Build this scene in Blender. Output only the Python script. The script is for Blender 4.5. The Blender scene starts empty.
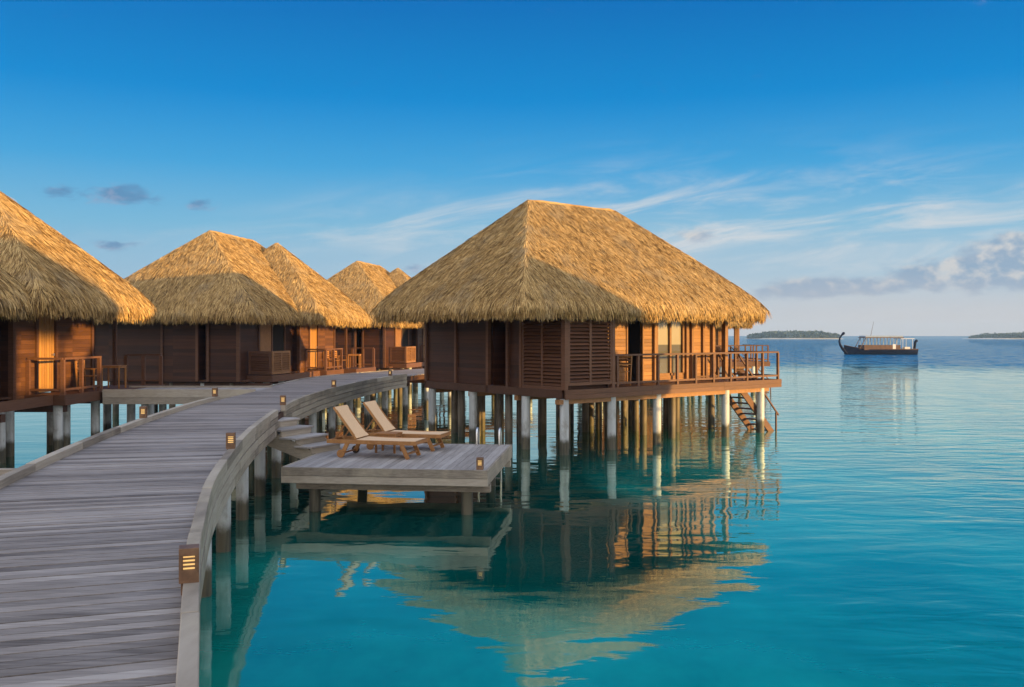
import bpy, math, random
import numpy as np
from mathutils import Vector, Matrix

random.seed(7)
SC = bpy.context.scene
COL = SC.collection
R = math.radians

# ------------------------------------------------------------------ camera, light, exposure
CAMZ = 3.6
WZ = 0.22                                     # water level
SUN_EL = 6.0
SUN_DIR = Vector((0.8985, -0.4390, math.tan(R(SUN_EL)))).normalized()    # towards the sun: low, behind the camera on the right
cam_d = bpy.data.cameras.new('camera')
cam = bpy.data.objects.new('camera', cam_d); COL.objects.link(cam)
cam.location = (0, 0, CAMZ); cam.rotation_euler = (R(90), 0, 0)
cam_d.sensor_width = 36; cam_d.lens = 36 * 900 / 1024
cam_d.shift_y = -7.5 / 1024
cam_d.clip_start = 0.05; cam_d.clip_end = 60000
SC.camera = cam

sun_d = bpy.data.lights.new('sun', 'SUN')
sun = bpy.data.objects.new('sun', sun_d); COL.objects.link(sun)
sun.rotation_euler = SUN_DIR.to_track_quat('Z', 'Y').to_euler()
sun_d.energy = 5.0; sun_d.angle = R(0.55); sun_d.color = (1.0, 0.61, 0.19)

SC.view_settings.view_transform = 'Standard'
SC.view_settings.look = 'None'
SC.view_settings.exposure = 1.0
SC.view_settings.gamma = 1.0
SC.view_settings.use_curve_mapping = False
SC.cycles.use_denoising = True
SC.cycles.max_bounces = 6
SC.cycles.diffuse_bounces = 3
SC.cycles.glossy_bounces = 3
SC.cycles.transmission_bounces = 3
SC.cycles.transparent_max_bounces = 4
SC.cycles.sample_clamp_indirect = 4.0


# ------------------------------------------------------------------ node expression helper
class E:
    """a float socket (or number) in a node tree, with operators"""
    def __init__(s, nt, v): s.nt = nt; s.v = v
    def _m(s, op, *o, clamp=False):
        n = s.nt.nodes.new('ShaderNodeMath'); n.operation = op; n.use_clamp = clamp
        for i, q in enumerate((s,) + o):
            q = q.v if isinstance(q, E) else q
            if isinstance(q, (int, float)): n.inputs[i].default_value = q
            else: s.nt.links.new(q, n.inputs[i])
        return E(s.nt, n.outputs[0])
    def __add__(s, o): return s._m('ADD', o)
    __radd__ = __add__
    def __sub__(s, o): return s._m('SUBTRACT', o)
    def __rsub__(s, o): return E(s.nt, float(o))._m('SUBTRACT', s)
    def __mul__(s, o): return s._m('MULTIPLY', o)
    __rmul__ = __mul__
    def __truediv__(s, o): return s._m('DIVIDE', o)
    def exp(s): return s._m('EXPONENT')
    def floor(s): return s._m('FLOOR')
    def fract(s): return s._m('FRACT')
    def clamp(s): return s._m('ADD', 0.0, clamp=True)
    def max(s, o): return s._m('MAXIMUM', o)
    def min(s, o): return s._m('MINIMUM', o)
    def pow(s, o): return s._m('POWER', o)
    def abs(s): return s._m('ABSOLUTE')
    def step(s, a, b):                              # smooth ramp 0..1 between a and b
        n = s.nt.nodes.new('ShaderNodeMapRange'); n.interpolation_type = 'SMOOTHSTEP'
        s.nt.links.new(s.v, n.inputs[0])
        n.inputs[1].default_value = a; n.inputs[2].default_value = b
        n.inputs[3].default_value = 0; n.inputs[4].default_value = 1
        return E(s.nt, n.outputs[0])


def vec(nt, x, y, z):
    n = nt.nodes.new('ShaderNodeCombineXYZ')
    for i, q in enumerate((x, y, z)):
        q = q.v if isinstance(q, E) else q
        if isinstance(q, (int, float)): n.inputs[i].default_value = q
        else: nt.links.new(q, n.inputs[i])
    return n.outputs[0]


def sep(nt, sock):
    n = nt.nodes.new('ShaderNodeSeparateXYZ'); nt.links.new(sock, n.inputs[0])
    return [E(nt, n.outputs[i]) for i in range(3)]


def noise(nt, v, scale=1.0, detail=4.0, rough=0.55, dist=0.0):
    n = nt.nodes.new('ShaderNodeTexNoise')
    nt.links.new(v, n.inputs['Vector'])
    n.inputs['Scale'].default_value = scale; n.inputs['Detail'].default_value = detail
    n.inputs['Roughness'].default_value = rough; n.inputs['Distortion'].default_value = dist
    return E(nt, n.outputs[0])


def white(nt, v):
    n = nt.nodes.new('ShaderNodeTexWhiteNoise'); n.noise_dimensions = '3D'
    nt.links.new(v, n.inputs['Vector'])
    return E(nt, n.outputs['Value'])


def mixc(nt, f, a, b):
    n = nt.nodes.new('ShaderNodeMix'); n.data_type = 'RGBA'; n.clamp_factor = True
    for sock, q in ((n.inputs[0], f), (n.inputs[6], a), (n.inputs[7], b)):
        q = q.v if isinstance(q, E) else q
        if isinstance(q, tuple): sock.default_value = (*q, 1.0)[:4]
        elif isinstance(q, (int, float)): sock.default_value = q
        else: nt.links.new(q, sock)
    return n.outputs[2]


def ramp(nt, f, stops):
    n = nt.nodes.new('ShaderNodeValToRGB'); nt.links.new(f.v, n.inputs[0])
    el = n.color_ramp.elements
    while len(el) < len(stops): el.new(0.5)
    for e, (p, c) in zip(el, stops): e.position = p; e.color = (*c, 1.0)
    return n.outputs[0]


def srgb(r, g, b):
    f = lambda c: c / 12.92 if c <= 0.04045 else ((c + 0.055) / 1.055) ** 2.4
    return tuple(f(c / 255.0) for c in (r, g, b))


# ------------------------------------------------------------------ sky
def make_world():
    w = bpy.data.worlds.new('World'); SC.world = w; w.use_nodes = True
    nt = w.node_tree; nt.nodes.clear()
    out = nt.nodes.new('ShaderNodeOutputWorld'); bg = nt.nodes.new('ShaderNodeBackground')
    sky = nt.nodes.new('ShaderNodeTexSky'); sky.sky_type = 'NISHITA'; sky.sun_disc = False
    sky.sun_elevation = R(SUN_EL); sky.sun_rotation = math.atan2(SUN_DIR.x, SUN_DIR.y)
    sky.altitude = 0; sky.air_density = 1.0; sky.dust_density = 0.6; sky.ozone_density = 3.0
    tc = nt.nodes.new('ShaderNodeTexCoord')
    x, y, z = sep(nt, tc.outputs['Generated'])
    el = z.max(0.0)
    K = 10.0 / 2 ** 1.0                              # the Background strength is 0.1, the exposure 1.0
    k = lambda c: tuple(q * K for q in c)
    grad = ramp(nt, el, [(0.0, k(srgb(200, 200, 205))), (0.05, k(srgb(182, 202, 216))), (0.117, k(srgb(126, 188, 220))),
                         (0.181, k(srgb(66, 164, 220))), (0.253, k(srgb(4, 138, 211))), (0.36, k(srgb(0, 108, 188))),
                         (0.62, k(srgb(0, 62, 140))), (1.0, k(srgb(2, 60, 130)))])
    # the left of the sky is bluer close to the horizon
    ahead = y.max(0.05)
    u = x / ahead; v = z / ahead
    left = (1.0 - u.step(-0.55, 0.35)) * (1.0 - el.step(0.05, 0.22))
    grad = mixc(nt, left * 0.35, grad, k(srgb(98, 164, 208)))
    front = y.step(0.0, 0.15)
    # overhead and behind the camera the sky is bright with the sunset
    west = ramp(nt, el, [(0.0, (11.5, 8.4, 6.2)), (0.12, (10.0, 8.9, 8.2)), (0.4, (7.0, 7.2, 7.9)), (1.0, (4.6, 5.3, 6.6))])
    dome = mixc(nt, y.step(0.15, 0.78), west, grad)
    base = mixc(nt, 0.96, sky.outputs[0], dome)

    # clouds: everything laid out by compass direction and height in the sky
    n1 = noise(nt, vec(nt, u * 5.0 + v * 6.0, v * 34.0 - u * 5.0, 3.1), 1.0, 7.0, 0.62, 0.6)
    n2 = noise(nt, vec(nt, u * 26.0, v * 60.0, 0.4), 1.0, 6.0, 0.55, 0.2)
    n3 = noise(nt, vec(nt, u * 2.2, v * 7.0, 7.7), 1.0, 2.0, 0.5)
    def blob(u0, v0, su, sv):
        a = (u - u0) / su; b = (v - v0) / sv
        return (0.0 - (a * a + b * b)).exp()
    P = lambda px, py: ((px - 512) / 900.0, (336 - py) / 900.0)
    cir = blob(*P(650, 215), 0.20, 0.045) + blob(*P(930, 205), 0.22, 0.05) * 0.8 + blob(*P(400, 230), 0.16, 0.03) * 0.75 \
        + blob(*P(820, 265), 0.3, 0.05) * 0.8 + blob(*P(170, 240), 0.12, 0.02) * 0.35
    cirrus = (n1.step(0.40, 0.80) * cir * (n3.step(0.3, 0.6) * 0.5 + 0.5) * 1.15).clamp() * front
    veil = (blob(*P(800, 262), 0.42, 0.055) * 0.8 + blob(*P(480, 262), 0.30, 0.05) * 0.5).min(1.0) * (n3.step(0.2, 0.7) * 0.5 + 0.5) * front
    c = mixc(nt, veil * 0.42, base, k(srgb(180, 198, 214)))
    c = mixc(nt, cirrus * 0.78, c, k(srgb(214, 217, 220)))
    # cumulus bank low on the right, sunlit tops over grey-violet bases
    bank = blob(*P(1010, 262), 0.075, 0.030) + blob(*P(950, 276), 0.085, 0.017) + blob(*P(860, 287), 0.06, 0.011) + blob(*P(790, 291), 0.055, 0.013) \
        + blob(*P(1015, 243), 0.02, 0.014) + blob(*P(690, 236), 0.035, 0.012) * 0.72 + blob(*P(600, 300), 0.08, 0.012) * 0.4
    cov = (bank.min(1.0) * 0.95 + (n2 - 0.5) * 1.5).step(0.32, 0.92) * front
    vv = v + (n2 - 0.5) * 0.02
    lit = noise(nt, vec(nt, u * 30.0 + 5.0, v * 46.0 + 1.1, 2.0), 1.0, 4.0, 0.55).step(0.44, 0.66)
    cc = mixc(nt, lit * (v + 0.0).step(0.03, 0.075), k(srgb(134, 158, 186)), k(srgb(218, 210, 204)))
    c = mixc(nt, cov * 0.66, c, cc)
    low = (v.step(-0.01, 0.02)) * (1.0 - v.step(0.02, 0.075)) * u.step(0.05, 0.4) * front
    c = mixc(nt, low * 0.45, c, k(srgb(210, 202, 202)))
    # small slate clouds on the left
    sm = blob(*P(57, 191), 0.022, 0.009) + blob(*P(122, 196), 0.042, 0.011) + blob(*P(198, 204), 0.018, 0.006) \
        + blob(*P(115, 246), 0.030, 0.007) + blob(*P(414, 269), 0.02, 0.007) + blob(*P(130, 190), 0.016, 0.007)
    n4 = noise(nt, vec(nt, u * 34.0, v * 80.0, 9.4), 1.0, 5.0, 0.6, 0.3)
    scov = (sm.min(1.0) + (n4 - 0.5) * 1.9).step(0.28, 1.05) * front
    c = mixc(nt, scov * 0.66, c, mixc(nt, (n2 + v * 0.0).step(0.42, 0.62), k(srgb(92, 128, 170)), k(srgb(160, 156, 180))))
    nt.links.new(c, bg.inputs['Color']); bg.inputs['Strength'].default_value = 0.1
    nt.links.new(bg.outputs[0], out.inputs[0])


make_world()


# ------------------------------------------------------------------ mesh builder
class MB:
    def __init__(s): s.v = []; s.f = []; s.t = []; s.sm = []
    def add(s, vs, fs, tone=0.5, smooth=False):
        b = len(s.v)
        s.v.extend(tuple(p) for p in vs)
        for f in fs: s.f.append([b + i for i in f]); s.t.append(tone); s.sm.append(smooth)
    def obox(s, c, ax, ay, az, tone=None):
        """c centre, ax ay az half-axis vectors"""
        c = Vector(c); ax = Vector(ax); ay = Vector(ay); az = Vector(az)
        vs = [c + i * ax + j * ay + k * az for i in (-1, 1) for j in (-1, 1) for k in (-1, 1)]
        fs = [(0, 1, 3, 2), (4, 6, 7, 5), (0, 4, 5, 1), (2, 3, 7, 6), (0, 2, 6, 4), (1, 5, 7, 3)]
        s.add(vs, fs, random.random() if tone is None else tone)
        return s
    def box(s, x0, x1, y0, y1, z0, z1, tone=None):
        return s.obox(((x0 + x1) / 2, (y0 + y1) / 2, (z0 + z1) / 2), ((x1 - x0) / 2, 0, 0), (0, (y1 - y0) / 2, 0), (0, 0, (z1 - z0) / 2), tone)
    def bar(s, p0, p1, w, h, up=(0, 0, 1), tone=None):
        p0 = Vector(p0); p1 = Vector(p1); d = p1 - p0; L = d.length; d = d / L
        up = Vector(up)
        sd = d.cross(up)
        if sd.length < 1e-4: sd = d.cross(Vector((1, 0, 0)))
        sd.normalize(); u = sd.cross(d).normalized()
        return s.obox((p0 + p1) / 2, d * L / 2, sd * w / 2, u * h / 2, tone)
    def tube(s, p0, p1, r0, r1=None, n=14, tone=None, caps=True):
        r1 = r0 if r1 is None else r1
        p0 = Vector(p0); p1 = Vector(p1); d = (p1 - p0).normalized()
        a = d.orthogonal().normalized(); b = d.cross(a)
        tone = random.random() if tone is None else tone
        vs = []
        for p, r in ((p0, r0), (p1, r1)):
            for i in range(n):
                t = 2 * math.pi * i / n
                vs.append(p + (a * math.cos(t) + b * math.sin(t)) * r)
        s.add(vs, [(i, (i + 1) % n, n + (i + 1) % n, n + i) for i in range(n)], tone, True)
        if caps:
            s.add(vs[:n], [tuple(range(n - 1, -1, -1))], tone); s.add(vs[n:], [tuple(range(n))], tone)
        return s
    def path(s, pts, r, n=8, tone=0.5):
        """a round tube through points"""
        pts = [Vector(p) for p in pts]; vs = []; k = len(pts)
        ref = None
        for i, p in enumerate(pts):
            d = (pts[min(i + 1, k - 1)] - pts[max(i - 1, 0)]).normalized()
            if ref is None: ref = d.orthogonal()
            a = (ref - d * ref.dot(d)).normalized(); b = d.cross(a); ref = a
            rr = r[i] if isinstance(r, (list, tuple)) else r
            for j in range(n):
                t = 2 * math.pi * j / n
                vs.append(p + (a * math.cos(t) + b * math.sin(t)) * rr)
        fs = [(i * n + j, i * n + (j + 1) % n, (i + 1) * n + (j + 1) % n, (i + 1) * n + j) for i in range(k - 1) for j in range(n)]
        s.add(vs, fs, tone, True)
        s.add(vs[:n], [tuple(range(n))], tone); s.add(vs[-n:], [tuple(range(n))], tone)
        return s
    def build(s, name, mat, parent=None, off=None, bevel=0.0):
        me = bpy.data.meshes.new(name)
        vs = s.v
        if off is not None:
            o = Vector(off); vs = [tuple(Vector(p) - o) for p in vs]
        me.from_pydata(vs, [], s.f)
        at = me.attributes.new('tone', 'FLOAT', 'FACE'); at.data.foreach_set('value', s.t)
        me.polygons.foreach_set('use_smooth', s.sm)
        me.materials.append(mat); me.update()
        o = bpy.data.objects.new(name, me); COL.objects.link(o)
        if parent is not None: o.parent = parent
        if bevel:
            m = o.modifiers.new('bevel', 'BEVEL'); m.width = bevel; m.segments = 2; m.limit_method = 'ANGLE'
        return o


def np_mesh(name, V, F, T, mat, parent=None, smooth=False):
    """quads from numpy arrays"""
    me = bpy.data.meshes.new(name)
    me.vertices.add(len(V)); me.vertices.foreach_set('co', np.ascontiguousarray(V, dtype=np.float32).ravel())
    nf = len(F)
    me.loops.add(nf * 4); me.loops.foreach_set('vertex_index', np.ascontiguousarray(F, dtype=np.int32).ravel())
    me.polygons.add(nf); me.polygons.foreach_set('loop_start', np.arange(0, nf * 4, 4, dtype=np.int32))
    at = me.attributes.new('tone', 'FLOAT', 'FACE'); at.data.foreach_set('value', np.asarray(T, dtype=np.float32))
    me.update(calc_edges=True); me.validate()
    me.polygons.foreach_set('use_smooth', np.full(len(me.polygons), smooth))
    me.materials.append(mat)
    o = bpy.data.objects.new(name, me); COL.objects.link(o)
    if parent is not None: o.parent = parent
    return o


def tag(o, label=None, cat=None, group=None, kind=None):
    if label: o['label'] = label
    if cat: o['category'] = cat
    if group: o['group'] = group
    if kind: o['kind'] = kind
    return o


def empty(name, loc=(0, 0, 0), rz=0.0, label=None, cat=None, group=None, scale=1.0):
    o = bpy.data.objects.new(name, None); COL.objects.link(o)
    o.location = loc; o.rotation_euler = (0, 0, rz); o.scale = (scale,) * 3
    o.empty_display_size = 0.3
    return tag(o, label, cat, group)


def copy_tree(o, parent=None):
    c = o.copy(); COL.objects.link(c)
    if parent is not None: c.parent = parent
    for ch in [q for q in bpy.data.objects if q.parent == o]: copy_tree(ch, c)
    return c


def dup(root, loc, rz, label, scale=1.0, group=None):
    c = copy_tree(root); c.location = loc; c.rotation_euler = (0, 0, rz); c.scale = (scale,) * 3
    c['label'] = label
    if group: c['group'] = group
    return c


# ------------------------------------------------------------------ materials
def mat_base(name):
    m = bpy.data.materials.new(name); m.use_nodes = True
    nt = m.node_tree; b = nt.nodes['Principled BSDF']
    return m, nt, b


def objco(nt):
    n = nt.nodes.new('ShaderNodeTexCoord'); return n.outputs['Object']


def tone_of(nt):
    n = nt.nodes.new('ShaderNodeAttribute'); n.attribute_name = 'tone'; return E(nt, n.outputs['Fac'])


def bump(nt, b, h, strength=0.5, dist=0.01):
    n = nt.nodes.new('ShaderNodeBump'); n.inputs['Strength'].default_value = strength; n.inputs['Distance'].default_value = dist
    nt.links.new(h.v, n.inputs['Height']); nt.links.new(n.outputs[0], b.inputs['Normal'])


def wood(name, dark, mid, light, stretch=(1.2, 1.2, 34.0), boards=None, rough=0.6, wear=0.0, wearcol=(0.3, 0.28, 0.27), tonevar=0.7, spec=0.3):
    m, nt, b = mat_base(name)
    x, y, z = sep(nt, objco(nt))
    t = tone_of(nt)
    g = noise(nt, vec(nt, x * stretch[0] + t * 31.0, y * stretch[1] + t * 17.0, z * stretch[2]), 1.0, 5.0, 0.6, 0.3)
    g2 = noise(nt, vec(nt, x * 1.3 + t * 9.0, y * 1.3, z * 1.3), 1.0, 3.0, 0.5)
    f = g * 0.75 + t * (0.45 * tonevar) + g2 * 0.35 - (0.34 + 0.1 * tonevar)
    h = g
    groove = None
    if boards:
        q = z / boards
        idx = q.floor()
        rnd = white(nt, vec(nt, idx, (x * 0.37).floor(), (y * 0.37).floor()))
        f = f + (rnd - 0.5) * 0.5
        fr = q.fract()
        groove = fr.step(0.0, 0.07) * (1.0 - fr.step(0.95, 1.0))
        h = g * 0.25 + groove
    c = ramp(nt, f.clamp(), [(0.0, dark), (0.5, mid), (1.0, light)])
    if groove is not None: c = mixc(nt, (1.0 - groove) * 0.7, c, tuple(q * 0.35 for q in dark))
    if wear:
        wn = noise(nt, vec(nt, x * 0.9, y * 0.9, z * 0.9), 1.0, 6.0, 0.65).step(0.45, 0.72)
        c = mixc(nt, wn * wear, c, wearcol)
    nt.links.new(c, b.inputs['Base Color'])
    b.inputs['Roughness'].default_value = rough; b.inputs['Specular IOR Level'].default_value = spec
    bump(nt, b, h, 0.6, 0.006)
    return m


def plain(name, col, rough=0.6, metal=0.0, var=0.25, scale=8.0, spec=0.4):
    m, nt, b = mat_base(name)
    n = noise(nt, objco(nt), scale, 5.0, 0.6)
    c = mixc(nt, n.step(0.3, 0.7), tuple(q * (1 - var) for q in col), tuple(min(1, q * (1 + var)) for q in col))
    nt.links.new(c, b.inputs['Base Color']); b.inputs['Roughness'].default_value = rough
    b.inputs['Metallic'].default_value = metal; b.inputs['Specular IOR Level'].default_value = spec
    bump(nt, b, n, 0.2, 0.004)
    return m


def make_thatch():
    m, nt, b = mat_base('thatch')
    t = tone_of(nt); co = objco(nt)
    x, y, z = sep(nt, co)
    big = noise(nt, co, 0.7, 4.0, 0.6)
    mid = noise(nt, co, 3.2, 4.0, 0.65)
    f = (t * 0.85 + big * 0.45 + mid * 0.5 - 0.42).clamp()
    c = ramp(nt, f, [(0.0, (0.05, 0.030, 0.013)), (0.25, (0.26, 0.155, 0.058)), (0.58, (0.55, 0.35, 0.132)), (1.0, (0.74, 0.52, 0.23))])
    grey = noise(nt, co, 0.8, 6.0, 0.65).step(0.50, 0.68)
    c = mixc(nt, grey * 0.42, c, (0.30, 0.245, 0.165))
    nt.links.new(c, b.inputs['Base Color']); b.inputs['Roughness'].default_value = 0.85
    b.inputs['Specular IOR Level'].default_value = 0.15
    bump(nt, b, noise(nt, vec(nt, x * 20.0, y * 20.0, z * 5.0), 1.0, 4.0, 0.6), 0.6, 0.02)
    return m


def make_pile(name='concrete_pile', lo=(0.33, 0.335, 0.33), hi=(0.49, 0.50, 0.49)):
    m, nt, b = mat_base(name)
    g = nt.nodes.new('ShaderNodeNewGeometry')
    x, y, z = sep(nt, g.outputs['Position'])
    n = noise(nt, vec(nt, x * 3.0, y * 3.0, z * 2.0), 1.0, 6.0, 0.65)
    n2 = noise(nt, vec(nt, x * 9.0, y * 9.0, z * 0.7), 1.0, 4.0, 0.6)
    c = mixc(nt, n2.step(0.35, 0.7), lo, hi)
    c = mixc(nt, n.step(0.48, 0.70) * 0.7, c, tuple(q * f for q, f in zip(lo, (0.62, 0.55, 0.45))))
    wet = 1.0 - (z + (n - 0.5) * 0.55).step(WZ + 0.32, WZ + 0.52)
    c = mixc(nt, wet, c, mixc(nt, n2.step(0.4, 0.6), (0.035, 0.032, 0.02), (0.09, 0.075, 0.045)))
    nt.links.new(c, b.inputs['Base Color']); b.inputs['Roughness'].default_value = 0.65
    bump(nt, b, n, 0.3, 0.02)
    return m


def make_water():
    m = bpy.data.materials.new('lagoon_water'); m.use_nodes = True
    nt = m.node_tree; nt.nodes.clear()
    out = nt.nodes.new('ShaderNodeOutputMaterial')
    g = nt.nodes.new('ShaderNodeNewGeometry')
    x, y, z = sep(nt, g.outputs['Position'])
    # lagoon floor seen through the water: shallow turquoise near, deep blue further out
    patch = noise(nt, vec(nt, x * 0.22, y * 0.14, 0.0), 1.0, 6.0, 0.65)
    dist = (x * x + y * y).pow(0.5)
    deep = (dist + (patch - 0.5) * 60.0).step(45.0, 130.0)
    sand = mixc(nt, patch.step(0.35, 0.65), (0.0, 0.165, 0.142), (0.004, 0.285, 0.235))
    shade_col = mixc(nt, patch.step(0.35, 0.65), (0.0, 0.040, 0.034), (0.0, 0.070, 0.058))  # body colour for the painted shade and dark reflection
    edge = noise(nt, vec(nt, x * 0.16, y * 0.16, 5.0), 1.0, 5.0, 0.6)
    shade_zone = 1.0 - (x - y.min(36.0) * 0.35 + 5.7 + (edge - 0.5) * 5.0).step(-1.6, 2.2)      # dark colour painted in where the bungalow's shade and reflection lie
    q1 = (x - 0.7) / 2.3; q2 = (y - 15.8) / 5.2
    shade_zone = (shade_zone + (1.0 - (q1 * q1 + q2 * q2 + (edge - 0.5) * 1.6).step(0.3, 1.7))).min(1.0)  # second blob: dark reflection of the shaded roof, put into the colour
    shade_zone = shade_zone * (1.0 - (1.0 - x.step(-1.8, -0.7)) * (1.0 - y.step(13.0, 15.5)) * x.step(-5.0, -4.2))  # painted dark left out where the bright sky reflection lies
    sh = mixc(nt, shade_zone, sand, shade_col)
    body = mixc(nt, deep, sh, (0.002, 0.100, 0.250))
    # ripples: sheltered and smooth among the bungalows, rougher over the open sea
    opn = (x * 0.8 + y * 0.25).step(5.0, 24.0)
    far = dist.step(75.0, 125.0)
    w0 = noise(nt, vec(nt, x * 0.30, y * 0.62, 0.0), 1.0, 2.0, 0.5, 0.3)
    w1 = noise(nt, vec(nt, x * 0.85, y * 1.9, 4.0), 1.0, 3.0, 0.5, 0.4)
    w2 = noise(nt, vec(nt, x * 2.6, y * 6.0, 8.0), 1.0, 3.0, 0.55, 0.3)
    near = (1.0 - y.step(8.0, 15.0)) * x.step(2.0, 6.0)
    patchy = noise(nt, vec(nt, x * 0.05, y * 0.12, 3.0), 1.0, 3.0, 0.5).step(0.38, 0.62)
    h = w0 * (0.026 + opn * 0.03) + w1 * (0.005 + opn * 0.040 + near * 0.020) + w2 * (0.0004 + opn * (patchy * 0.010 + 0.002))
    bp = nt.nodes.new('ShaderNodeBump'); bp.inputs['Strength'].default_value = 1.0; bp.inputs['Distance'].default_value = 1.0
    nt.links.new(h.v, bp.inputs['Height'])
    # wind chop far out: slopes given directly
    c1 = noise(nt, vec(nt, x * 0.5, y * 0.22, 1.0), 1.0, 4.0, 0.7) - 0.5
    c2 = noise(nt, vec(nt, x * 0.5, y * 0.22, 9.0), 1.0, 4.0, 0.7) - 0.5
    bx, by, bz = sep(nt, bp.outputs[0])
    amp = far * 1.0 + opn * (patchy * 0.05 + dist.step(28.0, 62.0) * 0.07)
    nrm = nt.nodes.new('ShaderNodeVectorMath'); nrm.operation = 'NORMALIZE'
    nt.links.new(vec(nt, bx + c1 * amp * 1.3, by + c2 * amp, bz), nrm.inputs[0])
    N = nrm.outputs[0]
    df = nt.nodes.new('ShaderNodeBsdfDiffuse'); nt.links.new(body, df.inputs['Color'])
    gl = nt.nodes.new('ShaderNodeBsdfGlossy'); gl.inputs['Roughness'].default_value = 0.02
    gl.inputs['Color'].default_value = (0.93, 1.0, 0.87, 1)
    nt.links.new(N, gl.inputs['Normal'])
    fr = nt.nodes.new('ShaderNodeFresnel'); fr.inputs['IOR'].default_value = 1.75
    nt.links.new(N, fr.inputs['Normal'])
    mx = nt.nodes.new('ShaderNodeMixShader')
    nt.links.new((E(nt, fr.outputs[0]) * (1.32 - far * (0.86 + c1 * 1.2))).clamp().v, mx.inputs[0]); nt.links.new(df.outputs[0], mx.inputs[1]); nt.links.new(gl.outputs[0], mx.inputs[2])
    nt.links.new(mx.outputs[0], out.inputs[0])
    return m


def make_glass():
    m, nt, b = mat_base('window_glass')
    b.inputs['Base Color'].default_value = (0.42, 0.36, 0.26, 1)      # a pale blind hangs behind the pane
    b.inputs['Roughness'].default_value = 0.06; b.inputs['IOR'].default_value = 1.6
    x, y, z = sep(nt, objco(nt))
    c = mixc(nt, (z - 1.25).step(-0.02, 0.02), (0.10, 0.09, 0.07), (0.30, 0.26, 0.19))
    nt.links.new(c, b.inputs['Base Color'])
    return m


def emit(name, col, s):
    m, nt, b = mat_base(name)
    b.inputs['Base Color'].default_value = (*col, 1); b.inputs['Emission Color'].default_value = (*col, 1)
    b.inputs['Emission Strength'].default_value = s
    return m


M = dict(
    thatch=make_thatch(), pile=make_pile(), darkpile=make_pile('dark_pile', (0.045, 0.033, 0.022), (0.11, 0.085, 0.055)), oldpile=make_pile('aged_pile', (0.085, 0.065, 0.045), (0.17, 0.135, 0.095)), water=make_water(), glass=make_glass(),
    grey=wood('weathered_boards', (0.085, 0.069, 0.058), (0.29, 0.252, 0.225), (0.56, 0.51, 0.465), (1.6, 34.0, 8.0), rough=0.6, tonevar=1.0, wear=0.3, wearcol=(0.34, 0.31, 0.30)),
    greyy=wood('weathered_deck_boards', (0.17, 0.15, 0.135), (0.35, 0.32, 0.30), (0.52, 0.49, 0.46), (34.0, 1.6, 8.0), rough=0.65, wear=0.3, wearcol=(0.36, 0.33, 0.31)),
    edge=wood('weathered_edge_boards', (0.13, 0.105, 0.08), (0.34, 0.29, 0.23), (0.53, 0.47, 0.39), (5.0, 1.3, 40.0), rough=0.7, tonevar=1.0, wear=0.5, wearcol=(0.42, 0.36, 0.26)),
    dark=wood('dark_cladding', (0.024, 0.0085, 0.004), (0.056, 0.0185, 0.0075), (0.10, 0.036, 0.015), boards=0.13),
    darkplain=wood('dark_timber', (0.045, 0.020, 0.011), (0.08, 0.035, 0.019), (0.12, 0.055, 0.03), (8, 8, 8)),
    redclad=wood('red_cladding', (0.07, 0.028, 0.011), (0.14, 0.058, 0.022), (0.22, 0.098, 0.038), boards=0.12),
    doorwood=wood('door_timber', (0.26, 0.125, 0.035), (0.42, 0.215, 0.062), (0.52, 0.29, 0.10), (26, 26, 1.5)),
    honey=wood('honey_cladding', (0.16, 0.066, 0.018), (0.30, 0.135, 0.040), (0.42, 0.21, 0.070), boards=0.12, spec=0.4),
    honeyplain=wood('honey_timber', (0.16, 0.072, 0.026), (0.26, 0.125, 0.048), (0.36, 0.18, 0.075), (9, 9, 9)),
    redwood=wood('red_brown_timber', (0.07, 0.030, 0.015), (0.135, 0.060, 0.031), (0.21, 0.10, 0.055), (2.0, 2.0, 30.0)),
    teak=wood('teak', (0.20, 0.085, 0.026), (0.37, 0.175, 0.058), (0.48, 0.25, 0.095), (14, 14, 14)),
    sling=plain('sling_fabric', (0.62, 0.42, 0.25), 0.8, var=0.08, scale=60),
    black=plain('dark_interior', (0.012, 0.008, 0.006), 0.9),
    steel=plain('brushed_steel', (0.62, 0.62, 0.60), 0.3, 1.0, 0.1),
    bronze=plain('lamp_bronze', (0.16, 0.085, 0.045), 0.5, 0.2, 0.3),
    glow=emit('lamp_glow', (1.0, 0.62, 0.22), 0.36),
    rubber=plain('dark_wheel', (0.05, 0.03, 0.02), 0.7),
    navy=plain('navy_hull_paint', (0.002, 0.006, 0.024), 0.6, var=0.15, scale=0.8, spec=0.1),
    boatwood=plain('boat_cabin_wood', (0.075, 0.035, 0.02), 0.6, scale=2),
    boatgrey=plain('boat_roof_paint', (0.20, 0.25, 0.31), 0.5, var=0.08, scale=2),
    boatwhite=plain('boat_white_paint', (0.50, 0.50, 0.50), 0.5, var=0.08, scale=2),
    sand=plain('beach_sand', (0.40, 0.40, 0.38), 0.9, scale=0.05),
    leaf=plain('island_foliage', (0.06, 0.085, 0.075), 0.9, var=0.5, scale=0.15),
)

# ------------------------------------------------------------------ water
mb = MB(); S = 30000
# one sheet, finely cut near the lagoon so it stays a single flat surface out to the horizon
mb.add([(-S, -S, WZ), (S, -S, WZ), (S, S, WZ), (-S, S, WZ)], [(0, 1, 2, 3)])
tag(mb.build('water', M['water']), 'calm turquoise lagoon turning deep blue towards the horizon', 'water', kind='structure')


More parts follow.
